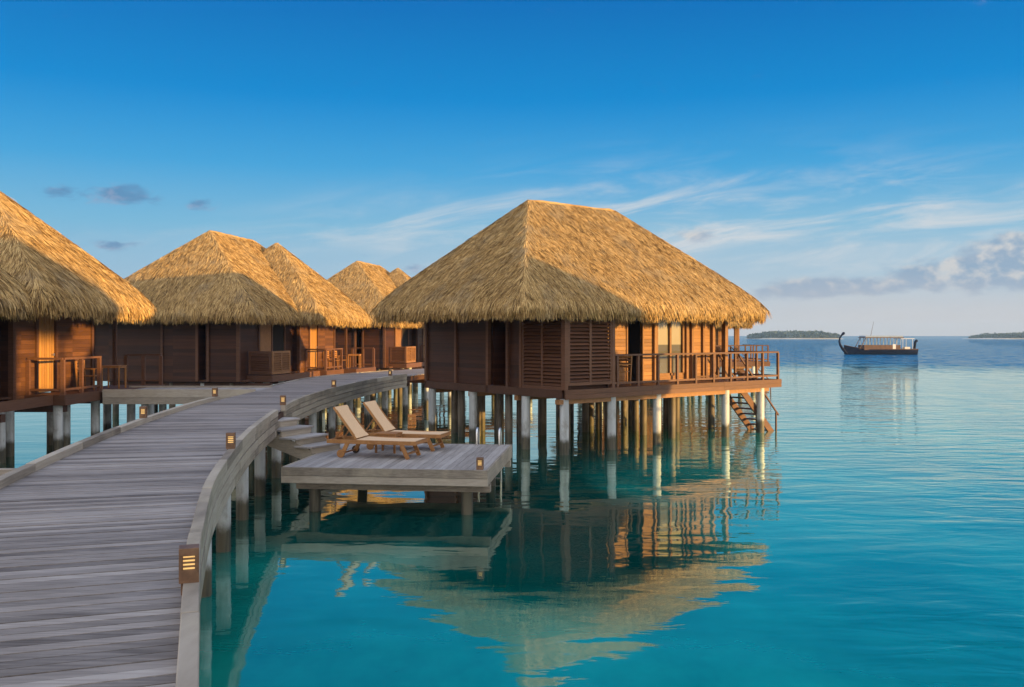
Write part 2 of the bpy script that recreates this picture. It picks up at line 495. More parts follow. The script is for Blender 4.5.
# ------------------------------------------------------------------ thatched roofs
def rect_ring(x0, x1, y0, y1, r, m=10, k=5):
    pts = []
    cs = [(x1 - r, y0 + r, -90), (x1 - r, y1 - r, 0), (x0 + r, y1 - r, 90), (x0 + r, y0 + r, 180)]
    for i, (cx, cy, a0) in enumerate(cs):
        arc = [(cx + r * math.cos(R(a0 + 90 * j / k)), cy + r * math.sin(R(a0 + 90 * j / k))) for j in range(k + 1)]
        pts += arc
        nx, ny, na = cs[(i + 1) % 4]
        e = (nx + r * math.cos(R(na)), ny + r * math.sin(R(na)))
        for j in range(1, m): pts.append((arc[-1][0] + (e[0] - arc[-1][0]) * j / m, arc[-1][1] + (e[1] - arc[-1][1]) * j / m))
    return pts


def thatch_roof(name, rects, dens, fringe, seed, parent):
    """rects: (x0,x1,y0,y1,ze,slope). One mesh: the packed body, the loose reeds lying on it and the shaggy eave."""
    rng = np.random.default_rng(seed)
    BUL = 0.20; BL = 0.28
    Vs = []; Fs = []; Ts = []; nb = 0
    def push(V, F, T):
        nonlocal nb
        Vs.append(V); Fs.append(F + nb); Ts.append(T); nb += len(V)
    def prof(d, ze, sl): return ze + sl * d + BUL * (1 - np.exp(-np.maximum(d, 0) / BL))
    for (x0, x1, y0, y1, ze, sl, ke) in rects:
        kx, ky = (ke, 1.0) if x1 - x0 > y1 - y0 else (1.0, ke)
        half = min(x1 - x0, y1 - y0) / 2
        ds = [0, .06, .14, .25, .4, .65, 1.0, 1.6, 2.3, 3.0, half - 0.12, half - 0.02]
        ds = [d for d in ds if d < half]
        rings = []
        def ring(d, z, r): rings.append([(px, py, z) for px, py in rect_ring(x0 + d / kx, x1 - d / kx, y0 + d / ky, y1 - d / ky, r)])
        ring(1.3, ze + sl * 1.3 - 0.42, 0.3)              # underside
        ring(0.05, ze - 0.22, 0.4)
        for d in ds: ring(d, float(prof(np.array(d), ze, sl)), max(0.01, min(0.42 * (1 - d / half) + 0.06, half - d - 0.005)))
        V = np.array([p for r_ in rings for p in r_]); n = len(rings[0])
        F = [(i * n + j, i * n + (j + 1) % n, (i + 1) * n + (j + 1) % n, (i + 1) * n + j) for i in range(len(rings) - 1) for j in range(n)]
        push(V, np.array(F), rng.uniform(0.1, 0.45, len(F)))
    def fields(P, q):
        x0, x1, y0, y1, ze, sl, ke = q
        kx, ky = (ke, 1.0) if x1 - x0 > y1 - y0 else (1.0, ke)
        return np.stack([(P[:, 0] - x0) * kx, (x1 - P[:, 0]) * kx, (P[:, 1] - y0) * ky, (y1 - P[:, 1]) * ky], 1)
    OUT = np.array([[-1, 0], [1, 0], [0, -1], [0, 1.0]])
    for ri, q in enumerate(rects):
        x0, x1, y0, y1, ze, sl, ke = q
        half = min(x1 - x0, y1 - y0) / 2
        n = int((x1 - x0) * (y1 - y0) * dens)
        P = np.stack([rng.uniform(x0, x1, n), rng.uniform(y0, y1, n)], 1)
        D = fields(P, q); d = D.min(1)
        z = prof(d, ze, sl)
        keep = np.ones(n, bool)
        for rj, q2 in enumerate(rects):
            if rj != ri:
                d2 = fields(P, q2).min(1)
                keep &= ~((d2 > 0) & (prof(d2, q2[4], q2[5]) > z + 0.02))
        P, D, d, z = P[keep], D[keep], d[keep], z[keep]; n = len(P)
        wgt = np.exp(-(D - d[:, None]) / 0.10); o = wgt @ OUT
        o /= np.maximum(np.linalg.norm(o, axis=1, keepdims=True), 1e-6)
        s = sl + BUL / BL * np.exp(-d / BL)
        # tufts lean together: a slow wobble of direction, plus each reed's own
        wob = 0.28 * np.sin(P[:, 0] * 2.3 + 1.7 * np.sin(P[:, 1] * 1.9)) + 0.22 * np.sin(P[:, 1] * 5.1 + 2.0 * np.sin(P[:, 0] * 3.7))
        a = wob * 0.30 + rng.normal(0, 0.15, n)
        ca, sa = np.cos(a), np.sin(a)
        o = np.stack([o[:, 0] * ca - o[:, 1] * sa, o[:, 0] * sa + o[:, 1] * ca], 1)
        il = 1 / np.sqrt(1 + s * s)
        T = np.concatenate([o * il[:, None], (-s * il)[:, None]], 1)
        Nn = np.concatenate([o * (s * il)[:, None], il[:, None]], 1)
        Sd = np.cross(T, Nn)
        L = rng.uniform(0.16, 0.40, n); w = rng.uniform(0.003, 0.0078, n)
        tuft = np.clip(np.sin(P[:, 0] * 7.3 + 2 * np.sin(P[:, 1] * 6.1)) * np.sin(P[:, 1] * 6.7 + 2 * np.sin(P[:, 0] * 5.3)), 0, 1)
        lift = rng.uniform(0.0, 0.024, n) + tuft * 0.016 + (rng.random(n) < 0.06) * rng.uniform(0.01, 0.05, n)
        p0 = np.concatenate([P, z[:, None]], 1) + Nn * 0.012
        p1 = p0 + T * (L * 0.55)[:, None] + Nn * (lift * 0.8)[:, None]
        over = np.clip((L - d) / L, 0, 1)[:, None]
        T2 = T * (1 - 0.55 * over) + np.array([0, 0, -1.0]) * 0.55 * over
        p2 = p1 + T2 * (L * 0.45)[:, None] + Nn * (lift * 0.3)[:, None]
        roll = rng.normal(0, 0.45, n)[:, None]
        W0 = (Sd * np.cos(roll) + Nn * np.sin(roll)) * w[:, None]
        V = np.stack([p0 - W0, p0 + W0, p1 - W0 * .9, p1 + W0 * .9, p2 - W0 * .35, p2 + W0 * .35], 1).reshape(-1, 3)
        b = np.arange(n)[:, None] * 6
        F = np.concatenate([b + np.array([0, 1, 3, 2]), b + np.array([2, 3, 5, 4])], 1).reshape(-1, 4)
        tone = np.clip(rng.normal(0.56, 0.30, n) - (rng.random(n) < 0.13) * 0.55 + 0.16 * (tuft - 0.3), 0, 1)
        push(V, F, np.repeat(tone, 2))
        # shaggy eave: reeds hanging off the edge in layers and clumps
        for (ax, ay, bx, by, ox, oy) in ((x0, y0, x1, y0, 0, -1), (x1, y0, x1, y1, 1, 0), (x1, y1, x0, y1, 0, 1), (x0, y1, x0, y0, -1, 0)):
            ln = math.hypot(bx - ax, by - ay); n = int(ln * fringe)
            t = rng.uniform(0, 1, n)
            # rounded at the corners
            e = np.minimum(t, 1 - t) * ln
            inw = np.where(e < 0.42, 0.42 - np.sqrt(np.maximum(0.42 ** 2 - (0.42 - e) ** 2, 0)), 0) + rng.uniform(0.0, 0.22, n)
            P = np.stack([ax + (bx - ax) * t - ox * inw, ay + (by - ay) * t - oy * inw], 1)
            keep = np.ones(n, bool)
            for rj, q2 in enumerate(rects):
                if rj != ri: keep &= fields(P, q2).min(1) < 0.12
            P = P[keep]; t = t[keep]; n = len(P)
            lay = rng.random(n)
            zz = ze + 0.10 - lay * 0.26
            cl = np.sin(t * ln * 9.0 + 2.0 * np.sin(t * ln * 3.1)) * 0.5 + np.sin(t * ln * 23.0) * 0.3
            L = rng.uniform(0.16, 0.30, n) * (1 + 0.22 * cl) + 0.04
            a = rng.normal(0, 0.22, n) + 0.25 * np.cos(t * ln * 9.0 + 2.0 * np.sin(t * ln * 3.1))
            tx, ty = (bx - ax) / ln, (by - ay) / ln
            outk = rng.uniform(0.15, 0.75, n) * (1 - 0.5 * lay)
            T = np.stack([ox * outk + tx * np.sin(a), oy * outk + ty * np.sin(a), -np.cos(a) * (1.15 - outk * 0.5)], 1)
            T /= np.linalg.norm(T, axis=1, keepdims=True)
            T2 = T + np.array([0, 0, -0.45]); T2 /= np.linalg.norm(T2, axis=1, keepdims=True)
            yaw = rng.normal(0, 0.6, n)
            Sd = np.stack([tx * np.cos(yaw) + ox * np.sin(yaw), ty * np.cos(yaw) + oy * np.sin(yaw), np.zeros(n)], 1)
            w = rng.uniform(0.006, 0.015, n)[:, None]
            p0 = np.concatenate([P, zz[:, None]], 1); p1 = p0 + T * (L * .5)[:, None]; p2 = p1 + T2 * (L * .5)[:, None]
            V = np.stack([p0 - Sd * w, p0 + Sd * w, p1 - Sd * w, p1 + Sd * w, p2 - Sd * w * .3, p2 + Sd * w * .3], 1).reshape(-1, 3)
            b = np.arange(n)[:, None] * 6
            F = np.concatenate([b + np.array([0, 1, 3, 2]), b + np.array([2, 3, 5, 4])], 1).reshape(-1, 4)
            push(V, F, np.repeat(np.clip(rng.normal(0.52, 0.22, n) - 0.1 * lay, 0, 1), 2))
    ob = np_mesh(name, np.concatenate(Vs), np.concatenate(Fs), np.concatenate(Ts), M['thatch'], parent)
    for q in rects:
        x0, x1, y0, y1, ze, sl, ke = q
        half = min(x1 - x0, y1 - y0) / 2; zr = ze + sl * half + BUL
        if x1 - x0 > y1 - y0: a, b = (x0 + half / ke, (y0 + y1) / 2), (x1 - half / ke, (y0 + y1) / 2)
        else: a, b = ((x0 + x1) / 2, y0 + half / ke), ((x0 + x1) / 2, y1 - half / ke)
        pts = [(a[0] + (b[0] - a[0]) * i / 14, a[1] + (b[1] - a[1]) * i / 14, zr - 0.07 + random.uniform(-.015, .015)) for i in range(15)]
        c = MB(); c.path(pts, [0.07] + [0.10 + random.uniform(-.012, .012) for _ in range(13)] + [0.07], 10, 0.35)
        cap = c.build('ridge_cap', M['thatch'], ob)
    return ob


# ------------------------------------------------------------------ building bits
def louvre(parent, p0, p1, z0, z1, nrm, name='louvre_shutter', mat='dark', split=1, pitch=0.105):
    """framed louvre panel from p0 to p1 (plan points), nrm = outward"""
    p0 = Vector((*p0, 0)); p1 = Vector((*p1, 0)); d = (p1 - p0); L = d.length; d /= L; nn = Vector((*nrm, 0))
    f = MB()
    fw = 0.09
    for k in range(split + 1):
        c = p0 + d * (fw / 2 + (L - fw) * k / split)
        f.obox(c + Vector((0, 0, (z0 + z1) / 2)), d * fw / 2, nn * 0.035, (0, 0, (z1 - z0) / 2))
    for zz in (z0 + fw / 2, z1 - fw / 2):
        for k in range(split):
            a = p0 + d * (fw + (L - fw) * k / split); b = p0 + d * ((L - fw) * (k + 1) / split)
            f.obox((a + b) / 2 + Vector((0, 0, zz)), d * ((b - a).length / 2), nn * 0.033, (0, 0, fw / 2))
    o = f.build(name, M['redwood'] if mat == 'dark' else M[mat], parent)
    s = MB()
    zz = z0 + fw + pitch / 2
    while zz < z1 - fw - 0.01:
        for k in range(split):
            a = p0 + d * (fw + (L - fw) * k / split); b = p0 + d * ((L - fw) * (k + 1) / split)
            t = R(40)
            s.obox((a + b) / 2 + Vector((0, 0, zz)), d * ((b - a).length / 2), (nn * math.cos(t) - Vector((0, 0, 1)) * math.sin(t)) * 0.058,
                   (nn * math.sin(t) + Vector((0, 0, 1)) * math.cos(t)) * 0.006)
        zz += pitch
    s.build('slat_panel', M['redwood'] if mat == 'dark' else M[mat], o)
    return o


def wall(parent, x0, x1, y0, y1, z0, z1, mat='dark'):
    return MB().box(x0, x1, y0, y1, z0, z1, 0.5).build('wall', M[mat], parent)


def trim(parent, segs, mat, name='corner_post'):
    for (x, y, w, z0, z1) in segs:
        MB().box(x - w / 2, x + w / 2, y - w / 2, y + w / 2, z0, z1).build(name, M[mat], parent)


def railing(parent, pts, posts, h=0.98, low=0.14, mat='redwood', z=0.0, pw=0.075):
    """rail along plan polyline pts; posts = list of plan points"""
    r = MB()
    for a, b in zip(pts[:-1], pts[1:]):
        r.bar((*a, z + h - 0.03), (*b, z + h - 0.03), 0.10, 0.055)
    o = r.build('railing', M[mat], parent)
    r = MB()
    for a, b in zip(pts[:-1], pts[1:]):
        r.bar((*a, z + low), (*b, z + low), 0.05, 0.06)
    r.build('bottom_rail', M[mat], o)
    for p in posts:
        MB().box(p[0] - pw / 2, p[0] + pw / 2, p[1] - pw / 2, p[1] + pw / 2, z, z + h - 0.058).build('post', M[mat], o)
    return o


def piles(parent, pts, z1, r=0.125, zw=-2.2, mat='pile'):
    for (x, y) in pts:
        MB().tube((x, y, zw), (x, y, z1), r * 1.02, r, 18).build('pile', M[mat], parent)


def planks_x(x0, x1, y0, y1, z0, z1, w=0.14, gap=0.008):
    """boards running along x, laid side by side in y"""
    mb = MB(); y = y0
    while y < y1 - 0.02:
        mb.box(x0, x1, y, min(y + w, y1) - gap, z0, z1); y += w
    return mb


# ------------------------------------------------------------------ the large bungalow
UA = math.atan2(0.629, 0.777)
FLOOR_M = 2.06


def make_villa():
    root = empty('overwater_bungalow', (1.5, 25.45, FLOOR_M), UA,
                 'large dark timber bungalow with a railed deck, standing right of the boardwalk', 'bungalow',
                 'thatched bungalows on stilts')
    g = lambda z: z - FLOOR_M
    roof = thatch_roof('thatch_roof', [(-1.76, 9.22, -0.28, 7.66, g(4.47), (8.06 - 4.47 - 0.2) / 3.97, 3.97 / 3.5)], 2800, 900, 3, root)
    HT = 2.75
    # --- the left face: clad panels, recess, louvred bay
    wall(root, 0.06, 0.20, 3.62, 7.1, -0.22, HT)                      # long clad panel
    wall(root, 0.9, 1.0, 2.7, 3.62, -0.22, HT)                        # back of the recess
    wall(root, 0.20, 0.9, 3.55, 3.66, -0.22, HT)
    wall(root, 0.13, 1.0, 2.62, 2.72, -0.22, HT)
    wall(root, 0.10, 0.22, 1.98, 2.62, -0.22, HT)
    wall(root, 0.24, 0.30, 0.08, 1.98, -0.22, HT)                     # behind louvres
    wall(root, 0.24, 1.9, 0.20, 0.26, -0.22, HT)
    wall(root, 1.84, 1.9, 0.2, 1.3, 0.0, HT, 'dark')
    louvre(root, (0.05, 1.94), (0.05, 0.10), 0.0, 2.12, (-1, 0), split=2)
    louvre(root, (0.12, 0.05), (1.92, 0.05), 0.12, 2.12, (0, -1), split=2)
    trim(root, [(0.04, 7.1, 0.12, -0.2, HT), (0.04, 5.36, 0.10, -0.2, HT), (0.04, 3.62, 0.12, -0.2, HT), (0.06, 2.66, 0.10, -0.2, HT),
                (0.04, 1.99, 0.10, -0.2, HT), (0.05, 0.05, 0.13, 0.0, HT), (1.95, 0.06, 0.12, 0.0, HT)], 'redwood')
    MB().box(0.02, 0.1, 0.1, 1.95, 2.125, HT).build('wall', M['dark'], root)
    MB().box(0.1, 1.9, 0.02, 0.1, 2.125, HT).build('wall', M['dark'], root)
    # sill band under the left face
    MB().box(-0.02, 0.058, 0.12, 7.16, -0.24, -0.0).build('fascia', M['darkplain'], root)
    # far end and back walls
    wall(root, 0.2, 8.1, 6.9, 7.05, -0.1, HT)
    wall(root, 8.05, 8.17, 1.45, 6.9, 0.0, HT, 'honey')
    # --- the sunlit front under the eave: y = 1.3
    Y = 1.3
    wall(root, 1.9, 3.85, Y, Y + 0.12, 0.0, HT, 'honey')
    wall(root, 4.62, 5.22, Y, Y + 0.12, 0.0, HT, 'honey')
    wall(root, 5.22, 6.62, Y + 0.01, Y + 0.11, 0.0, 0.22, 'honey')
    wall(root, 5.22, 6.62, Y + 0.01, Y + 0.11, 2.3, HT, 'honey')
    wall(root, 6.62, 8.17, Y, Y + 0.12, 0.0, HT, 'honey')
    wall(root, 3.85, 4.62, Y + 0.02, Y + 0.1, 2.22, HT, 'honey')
    # dark doorway with its door folded back inside
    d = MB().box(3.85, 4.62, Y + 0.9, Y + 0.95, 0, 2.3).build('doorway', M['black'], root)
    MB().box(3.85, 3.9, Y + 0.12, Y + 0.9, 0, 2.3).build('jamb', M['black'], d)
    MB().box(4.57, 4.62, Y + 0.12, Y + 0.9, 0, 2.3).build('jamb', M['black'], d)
    fr = MB()
    for xx in (3.83, 4.58): fr.box(xx, xx + 0.06, Y - 0.03, Y - 0.003, 0, 2.24)
    fr.build('frame', M['honeyplain'], d)
    w = MB()
    for xx in (5.22, 5.885, 6.54): w.box(xx, xx + 0.08, Y - 0.05, Y + 0.07, 0.3, 2.22)
    for a, b in ((5.3, 5.885), (5.965, 6.54)):
        w.box(a, b, Y - 0.04, Y + 0.07, 2.22, 2.3); w.box(a, b, Y - 0.045, Y + 0.07, 0.22, 0.3)
    w = w.build('window', M['honeyplain'], root)
    MB().box(5.3, 5.885, Y + 0.02, Y + 0.03, 0.3, 2.22).build('pane', M['glass'], w)
    MB().box(5.965, 6.54, Y + 0.02, Y + 0.03, 0.3, 2.22).build('pane', M['glass'], w)
    trim(root, [(5.14, Y - 0.04, 0.11, 0, HT), (6.74, Y - 0.04, 0.11, 0, HT), (7.02, Y - 0.04, 0.09, 0, HT), (7.62, Y - 0.04, 0.09, 0, HT), (8.14, Y - 0.04, 0.12, 0, HT)], 'honeyplain', 'wall_post')
    # roof posts on the deck
    trim(root, [(8.62, 1.1, 0.15, 0, HT), (8.86, 1.32, 0.13, 0, HT), (8.62, 6.6, 0.15, 0, HT)], 'honeyplain', 'roof_post')
    # --- deck with an opening for the swim stairs
    dk = planks_x(0.06, 8.3, 0.0, 7.1, -0.035, 0.0)
    for (a, b, c, e) in ((8.3, 10.3, 1.18, 7.1), (8.3, 10.3, 0.0, 0.27)):
        y = c
        while y < e - 0.02: dk.box(a + .004, b, y, min(y + .14, e) - .008, -0.035, 0.0); y += 0.14
    deck = dk.build('deck', M['redwood'], root)
    fa = MB()
    for k, (xa, xb) in enumerate(((-0.02, 3.6), (3.605, 7.1), (7.105, 10.34))):
        fa.box(xa, xb, -0.045, -0.003, -0.13, 0.012); fa.box(xa, xb, -0.04, -0.003, -0.265, -0.134)
    fa.box(10.303, 10.345, 0.0, 7.1, -0.26, 0.01)
    fa.build('fascia', M['redwood'], deck)
    be = MB()
    be.box(-0.18, 9.75, 0.06, 0.22, -0.40, -0.27)
    for yy in (2.2, 4.55, 6.85): be.box(0.0, 9.9, yy - 0.08, yy + 0.08, -0.40, -0.25)
    for xx in (0.12, 2.0, 4.0, 5.7, 7.4, 9.35): be.box(xx - 0.06, xx + 0.06, 0.225, 7.0, -0.25, -0.04)
    be.build('beam', M['honeyplain'], deck)
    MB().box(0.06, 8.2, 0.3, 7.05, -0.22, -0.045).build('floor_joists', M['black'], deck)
    # --- railing
    px = [2.14 + 0.9 * i for i in range(9)] + [10.24]
    rl = railing(root, [(2.02, 0.045), (10.24, 0.045), (10.26, 4.2)], [(x, 0.045) for x in px] + [(10.25, 0.95 * k) for k in range(1, 5)], h=1.0)
    gr = railing(root, [(7.1, 1.2), (8.35, 1.2)], [(7.1, 1.2), (7.7, 1.2), (8.35, 1.2)], h=0.95)
    # --- swim stairs
    x0, z0, x1, z1 = 8.3, -0.02, 10.75, -2.25
    st = MB()
    for yy in (0.30, 1.13): st.bar((x0, yy, z0 - 0.12), (x1, yy, z1 - 0.12), 0.05, 0.24)
    st = st.build('swim_stairs', M['redwood'], root)
    tr = MB()
    for k in range(1, 11):
        f_ = k / 11
        tr.box(x0 + (x1 - x0) * f_ - 0.13, x0 + (x1 - x0) * f_ + 0.13, 0.33, 1.10, z0 + (z1 - z0) * f_ - 0.02, z0 + (z1 - z0) * f_ + 0.02)
    tr.build('tread', M['darkplain'], st)
    hr = MB()
    for yy in (0.30, 1.13):
        hr.bar((x0 + 0.02, yy, z0 + 0.92), (x1 - 0.1, yy, z1 + 0.95), 0.045, 0.05)
        hr.bar((x1 - 0.25, yy, z1 - 0.1), (x1 - 0.25, yy, z1 + 1.05), 0.05, 0.05, (1, 0, 0))
    hr.build('handrail', M['redwood'], st)
    # --- piles
    P = [(0.1, 0.14), (2.0, 0.14), (4.0, 0.14), (7.4, 0.14), (9.35, 0.14)] \
        + [(0.1, 1.85), (0.1, 4.5), (0.1, 6.85)]
    Q = [(x + (y * 7 % 3 - 1) * 0.12, y) for y in (2.25, 4.55, 6.85) for x in (2.0, 4.0, 5.7, 7.4, 9.35)] + [(5.7, 1.0), (2.9, 3.2), (6.4, 3.3), (1.0, 3.1), (3.0, 1.1), (4.9, 2.9), (8.3, 3.4), (3.1, 5.6), (1.1, 5.6), (6.5, 5.7), (8.4, 5.8),
                                                                          (1.15, 1.2), (1.1, 4.4), (0.5, 5.7), (2.2, 5.9), (3.0, 4.4), (4.8, 4.2), (1.0, 6.8), (3.0, 6.75), (4.9, 6.7), (0.45, 3.1), (7.4, 5.7), (6.5, 6.8)]
    piles(root, P, -0.26, 0.13); piles(root, Q, -0.26, 0.12, mat='oldpile')
    return root


villa = make_villa()


# ------------------------------------------------------------------ the smaller two-roofed bungalow (x towards the boardwalk, y along it)
def make_row_bungalow():
    root = empty('overwater_bungalow')
    tag(root, None, 'bungalow', 'thatched bungalows on stilts')
    ze = 2.42
    thatch_roof('thatch_roof', [(-3.66, 3.66, -3.6, 8.0, ze, (5.94 - ze - 0.2) / 3.66, 1.0), (-2.2, 4.62, 0.66, 7.34, ze - 0.02, (5.80 - ze - 0.2) / 3.34, 1.0)], 1750, 720, 11, root)
    HT = 2.7
    # near end: clad panels with a recess
    wall(root, -3.4, 1.0, -2.8, -2.68, -0.22, HT)
    wall(root, 1.0, 1.42, -2.2, -2.1, -0.22, HT)
    wall(root, 0.9, 1.0, -2.68, -2.1, -0.22, HT); wall(root, 1.42, 1.52, -2.68, -2.1, -0.22, HT)
    wall(root, 1.42, 2.7, -2.8, -2.68, -0.22, HT)
    wall(root, -2.9, -2.78, -2.68, 6.6, -0.22, HT)
    wall(root, 2.58, 2.7, -2.68, 2.3, -0.22, HT)
    trim(root, [(-3.38, -2.8, 0.12, -0.2, HT), (-0.45, -2.8, 0.09, -0.2, HT), (1.0, -2.8, 0.1, -0.2, HT), (1.45, -2.8, 0.1, -0.2, HT), (2.68, -2.8, 0.12, -0.2, HT),
                (2.7, -1.1, 0.10, -0.2, HT), (2.7, 0.1, 0.10, -0.2, HT), (2.7, 1.4, 0.1, -0.2, HT)], 'redwood')
    MB().box(2.70, 2.74, -1.0, 0.0, 0.0, 2.3).build('door', M['honeyplain'], root)
    MB().box(2.70, 2.73, 0.2, 1.3, 0.0, 2.3).build('doorway', M['black'], root)
    # entrance block: sunlit boards
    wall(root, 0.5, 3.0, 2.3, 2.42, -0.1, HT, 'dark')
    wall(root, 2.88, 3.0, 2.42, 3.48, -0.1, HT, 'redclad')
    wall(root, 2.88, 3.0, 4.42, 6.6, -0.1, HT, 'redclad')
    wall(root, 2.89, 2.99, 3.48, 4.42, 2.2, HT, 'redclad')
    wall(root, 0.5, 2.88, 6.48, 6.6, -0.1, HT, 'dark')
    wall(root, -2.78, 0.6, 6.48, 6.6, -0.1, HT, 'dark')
    trim(root, [(2.98, 2.32, 0.13, -0.1, HT), (3.0, 3.42, 0.1, 0, HT), (3.0, 4.46, 0.07, 0, HT), (2.98, 6.58, 0.13, 0, HT)], 'redwood')
    door = MB().box(2.93, 2.97, 3.48, 4.42, 0.02, 2.2).build('door', M['doorwood'], root)
    hd = MB(); hd.box(2.97, 3.03, 4.28, 4.34, 1.0, 1.06); hd.build('handle', M['steel'], door)
    pl = MB()
    for k in range(7): pl.box(2.972, 2.982, 3.50 + k * 0.13, 3.61 + k * 0.13, 0.1, 2.15)
    pl.build('board_panel', M['doorwood'], door)
    # floor slab and decks
    dk = planks_x(-2.85, 2.95, -2.7, 6.6, -0.22, -0.15, 0.3)
    for (a, b, c, e) in ((3.0, 4.0, 2.9, 5.1), (3.0, 4.6, 5.1, 8.0), (2.7, 3.7, -2.1, -0.3), (2.7, 3.0, -0.3, 2.9)):
        y = c
        while y < e - 0.02: dk.box(a + 0.003, b - 0.003, y, min(y + .14, e) - .008, -0.035, 0.0); y += 0.14
    deck = dk.build('deck', M['redwood'], root)
    fa = MB()
    fa.box(2.8, 4.04, 2.855, 2.897, -0.26, 0.012); fa.box(4.003, 4.045, 2.9, 5.097, -0.26, 0.012)
    fa.box(4.003, 4.64, 5.055, 5.097, -0.255, 0.010); fa.box(4.603, 4.645, 5.1, 8.0, -0.255, 0.012); fa.box(2.9, 4.6, 8.003, 8.045, -0.25, 0.012)
    fa.box(2.7, 3.74, -2.145, -2.103, -0.24, 0.012); fa.box(3.703, 3.745, -2.1, 2.85, -0.24, 0.012)
    fa.build('fascia', M['redwood'], deck)
    be = MB()
    for yy in (-2.5, 0.3, 3.2, 6.2): be.box(-2.8, 3.9, yy - 0.09, yy + 0.09, -0.45, -0.265)
    be.build('beam', M['darkplain'], deck)
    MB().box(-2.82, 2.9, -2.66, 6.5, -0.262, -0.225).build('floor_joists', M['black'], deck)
    # screens of the side balcony
    louvre(root, (2.75, -2.06), (3.68, -2.06), 0.05, 0.95, (0, -1), 'louvre_screen', 'dark', 1, 0.09)
    louvre(root, (3.68, -2.02), (3.68, -0.32), 0.05, 0.95, (1, 0), 'louvre_screen', 'honeyplain', 2, 0.09)
    railing(root, [(3.05, 2.95), (3.95, 2.95), (3.95, 5.05)], [(3.05, 2.95), (3.95, 2.95), (3.95, 3.95), (3.95, 5.0)], pw=0.09)
    railing(root, [(3.45, 7.93), (4.55, 7.93)], [(3.45, 7.93), (4.0, 7.93), (4.55, 7.93)], pw=0.1)
    trim(root, [(3.2, 7.7, 0.1, 0, HT)], 'redwood', 'roof_post')
    P = [(x, y) for y in (-2.5, 0.3, 3.2, 6.2) for x in (-2.6, -0.2, 2.3)] + [(3.75, 3.1), (3.75, 5.2), (4.3, 7.7), (3.4, -1.9), (3.4, -0.5), (3.2, 1.4)] + [(2.75, 2.6), (1.2, 4.6), (2.6, 5.0), (0.9, 1.9), (1.1, -2.5), (-1.4, -1.2), (2.4, -1.1), (4.3, 6.3), (1.9, 2.9), (3.4, 4.2), (2.2, 6.2), (3.1, 7.4), (1.4, -0.8)]
    piles(root, P[:4] + P[4:12], -0.262, 0.12, mat='oldpile'); piles(root, P[12:], -0.262, 0.12)
    return root


KR = 1.10
ZR = CAMZ - 1.54 * KR


def row_place(px, py, ang): return (px * KR, py * KR, ZR), ang


row_a = make_row_bungalow()
row_a.location = (-15.6 * KR, 20.4 * KR, ZR); row_a.scale = (KR,) * 3
row_a['label'] = 'nearest bungalow at the left edge, with its plank door glowing orange beside the footbridge'
row_b = dup(row_a, (-12.6 * KR, 37.4 * KR, ZR), R(-9.2), 'middle bungalow with two joined thatched peaks behind the curving boardwalk', KR)
row_c = dup(row_a, (-9.1 * KR, 52.6 * KR, ZR), R(-11.0), 'farthest small double peaked bungalow partly hidden behind the large roof', KR)
villa_d = dup(villa, (5.1, 52.6, FLOOR_M), R(6), 'distant bungalow mostly hidden behind the large one, only its railed deck showing')
# unseen buildings added out of view to cast shade on boardwalk, sun deck and bungalows
TH = math.atan2(-SUN_DIR.x, SUN_DIR.y)
def shade_at(q, s_): return (s_ * 0.8985 + q * 0.439, -s_ * 0.439 + q * 0.8985)
dup(row_a, (*shade_at(22.3, 16.0), ZR), TH + math.pi, 'unseen bungalow added to the right, outside the view, to cast shade', 1.10)
thatch_roof('porch_roof', [(0.4, 4.32, -3.9, 1.15, 2.36, 0.95, 1.0)], 1750, 720, 17, row_a)
shade_caster = empty('shade_caster', (*shade_at(8.2, 26.0), 0), TH, 'unseen two storey thatched block with an open gallery, added out of view to cast shade', 'shade_caster')  # invented building, sized and placed only for the shadow it throws
thatch_roof('thatch_roof', [(-11.2, 11.2, -3.4, 3.4, 9.4, 0.6, 1.0)], 60, 60, 21, shade_caster)
MB().box(-10.8, 10.8, -3.0, 3.0, 0.9, 6.7).build('wall', M['dark'], shade_caster)
MB().box(-11.0, 11.0, -3.2, 3.2, 6.702, 6.9).build('deck', M['redwood'], shade_caster)
MB().box(-8.4, 10.7, -0.1, 0.1, 6.9, 10.2).build('wall', M['dark'], shade_caster)  # added to stop the sun through most of the open gallery
for x_ in (-10.6, 0, 10.6):
    for y_ in (-2.8, 2.8):
        MB().box(x_ - .1, x_ + .1, y_ - .1, y_ + .1, 6.9, 10.2).build('roof_post', M['redwood'], shade_caster)
        MB().tube((x_, y_, -2.0), (x_, y_, 0.9), 0.15).build('pile', M['pile'], shade_caster)

# ------------------------------------------------------------------ the boardwalk
KW = 1.08
DZ = 1.90; KZ = 2.0                               # deck and kerb tops
RIGHT = [(3.4, -9), (1.6, -5), (-0.1, 0), (-1.42, 3.79), (-2.04, 5.6), (-2.50, 7.0), (-3.33, 10.0), (-4.34, 15), (-5.05, 20.3), (-5.22, 24),
         (-5.19, 26.1), (-5.03, 29.4), (-4.71, 32.6), (-4.21, 35.4), (-3.1, 39), (-1.2, 43), (2, 47), (5, 49)]


def catmull(P, step):
    P = [Vector((x * KW, y * KW, 0)) for x, y in P]; out = []
    for i in range(1, len(P) - 2):
        for k in range(24):
            t = k / 24; a, b, c, d = P[i - 1:i + 3]
            out.append(0.5 * ((2 * b) + (c - a) * t + (2 * a - 5 * b + 4 * c - d) * t * t + (3 * b - a - 3 * c + d) * t ** 3))
    res = [out[0]]; acc = 0.0
    for p, q in zip(out[:-1], out[1:]):
        L = (q - p).length; s = 0.0
        while acc + (L - s) >= step:
            s += step - acc; res.append(p + (q - p) * (s / L)); acc = 0.0
        acc += L - s
    return res


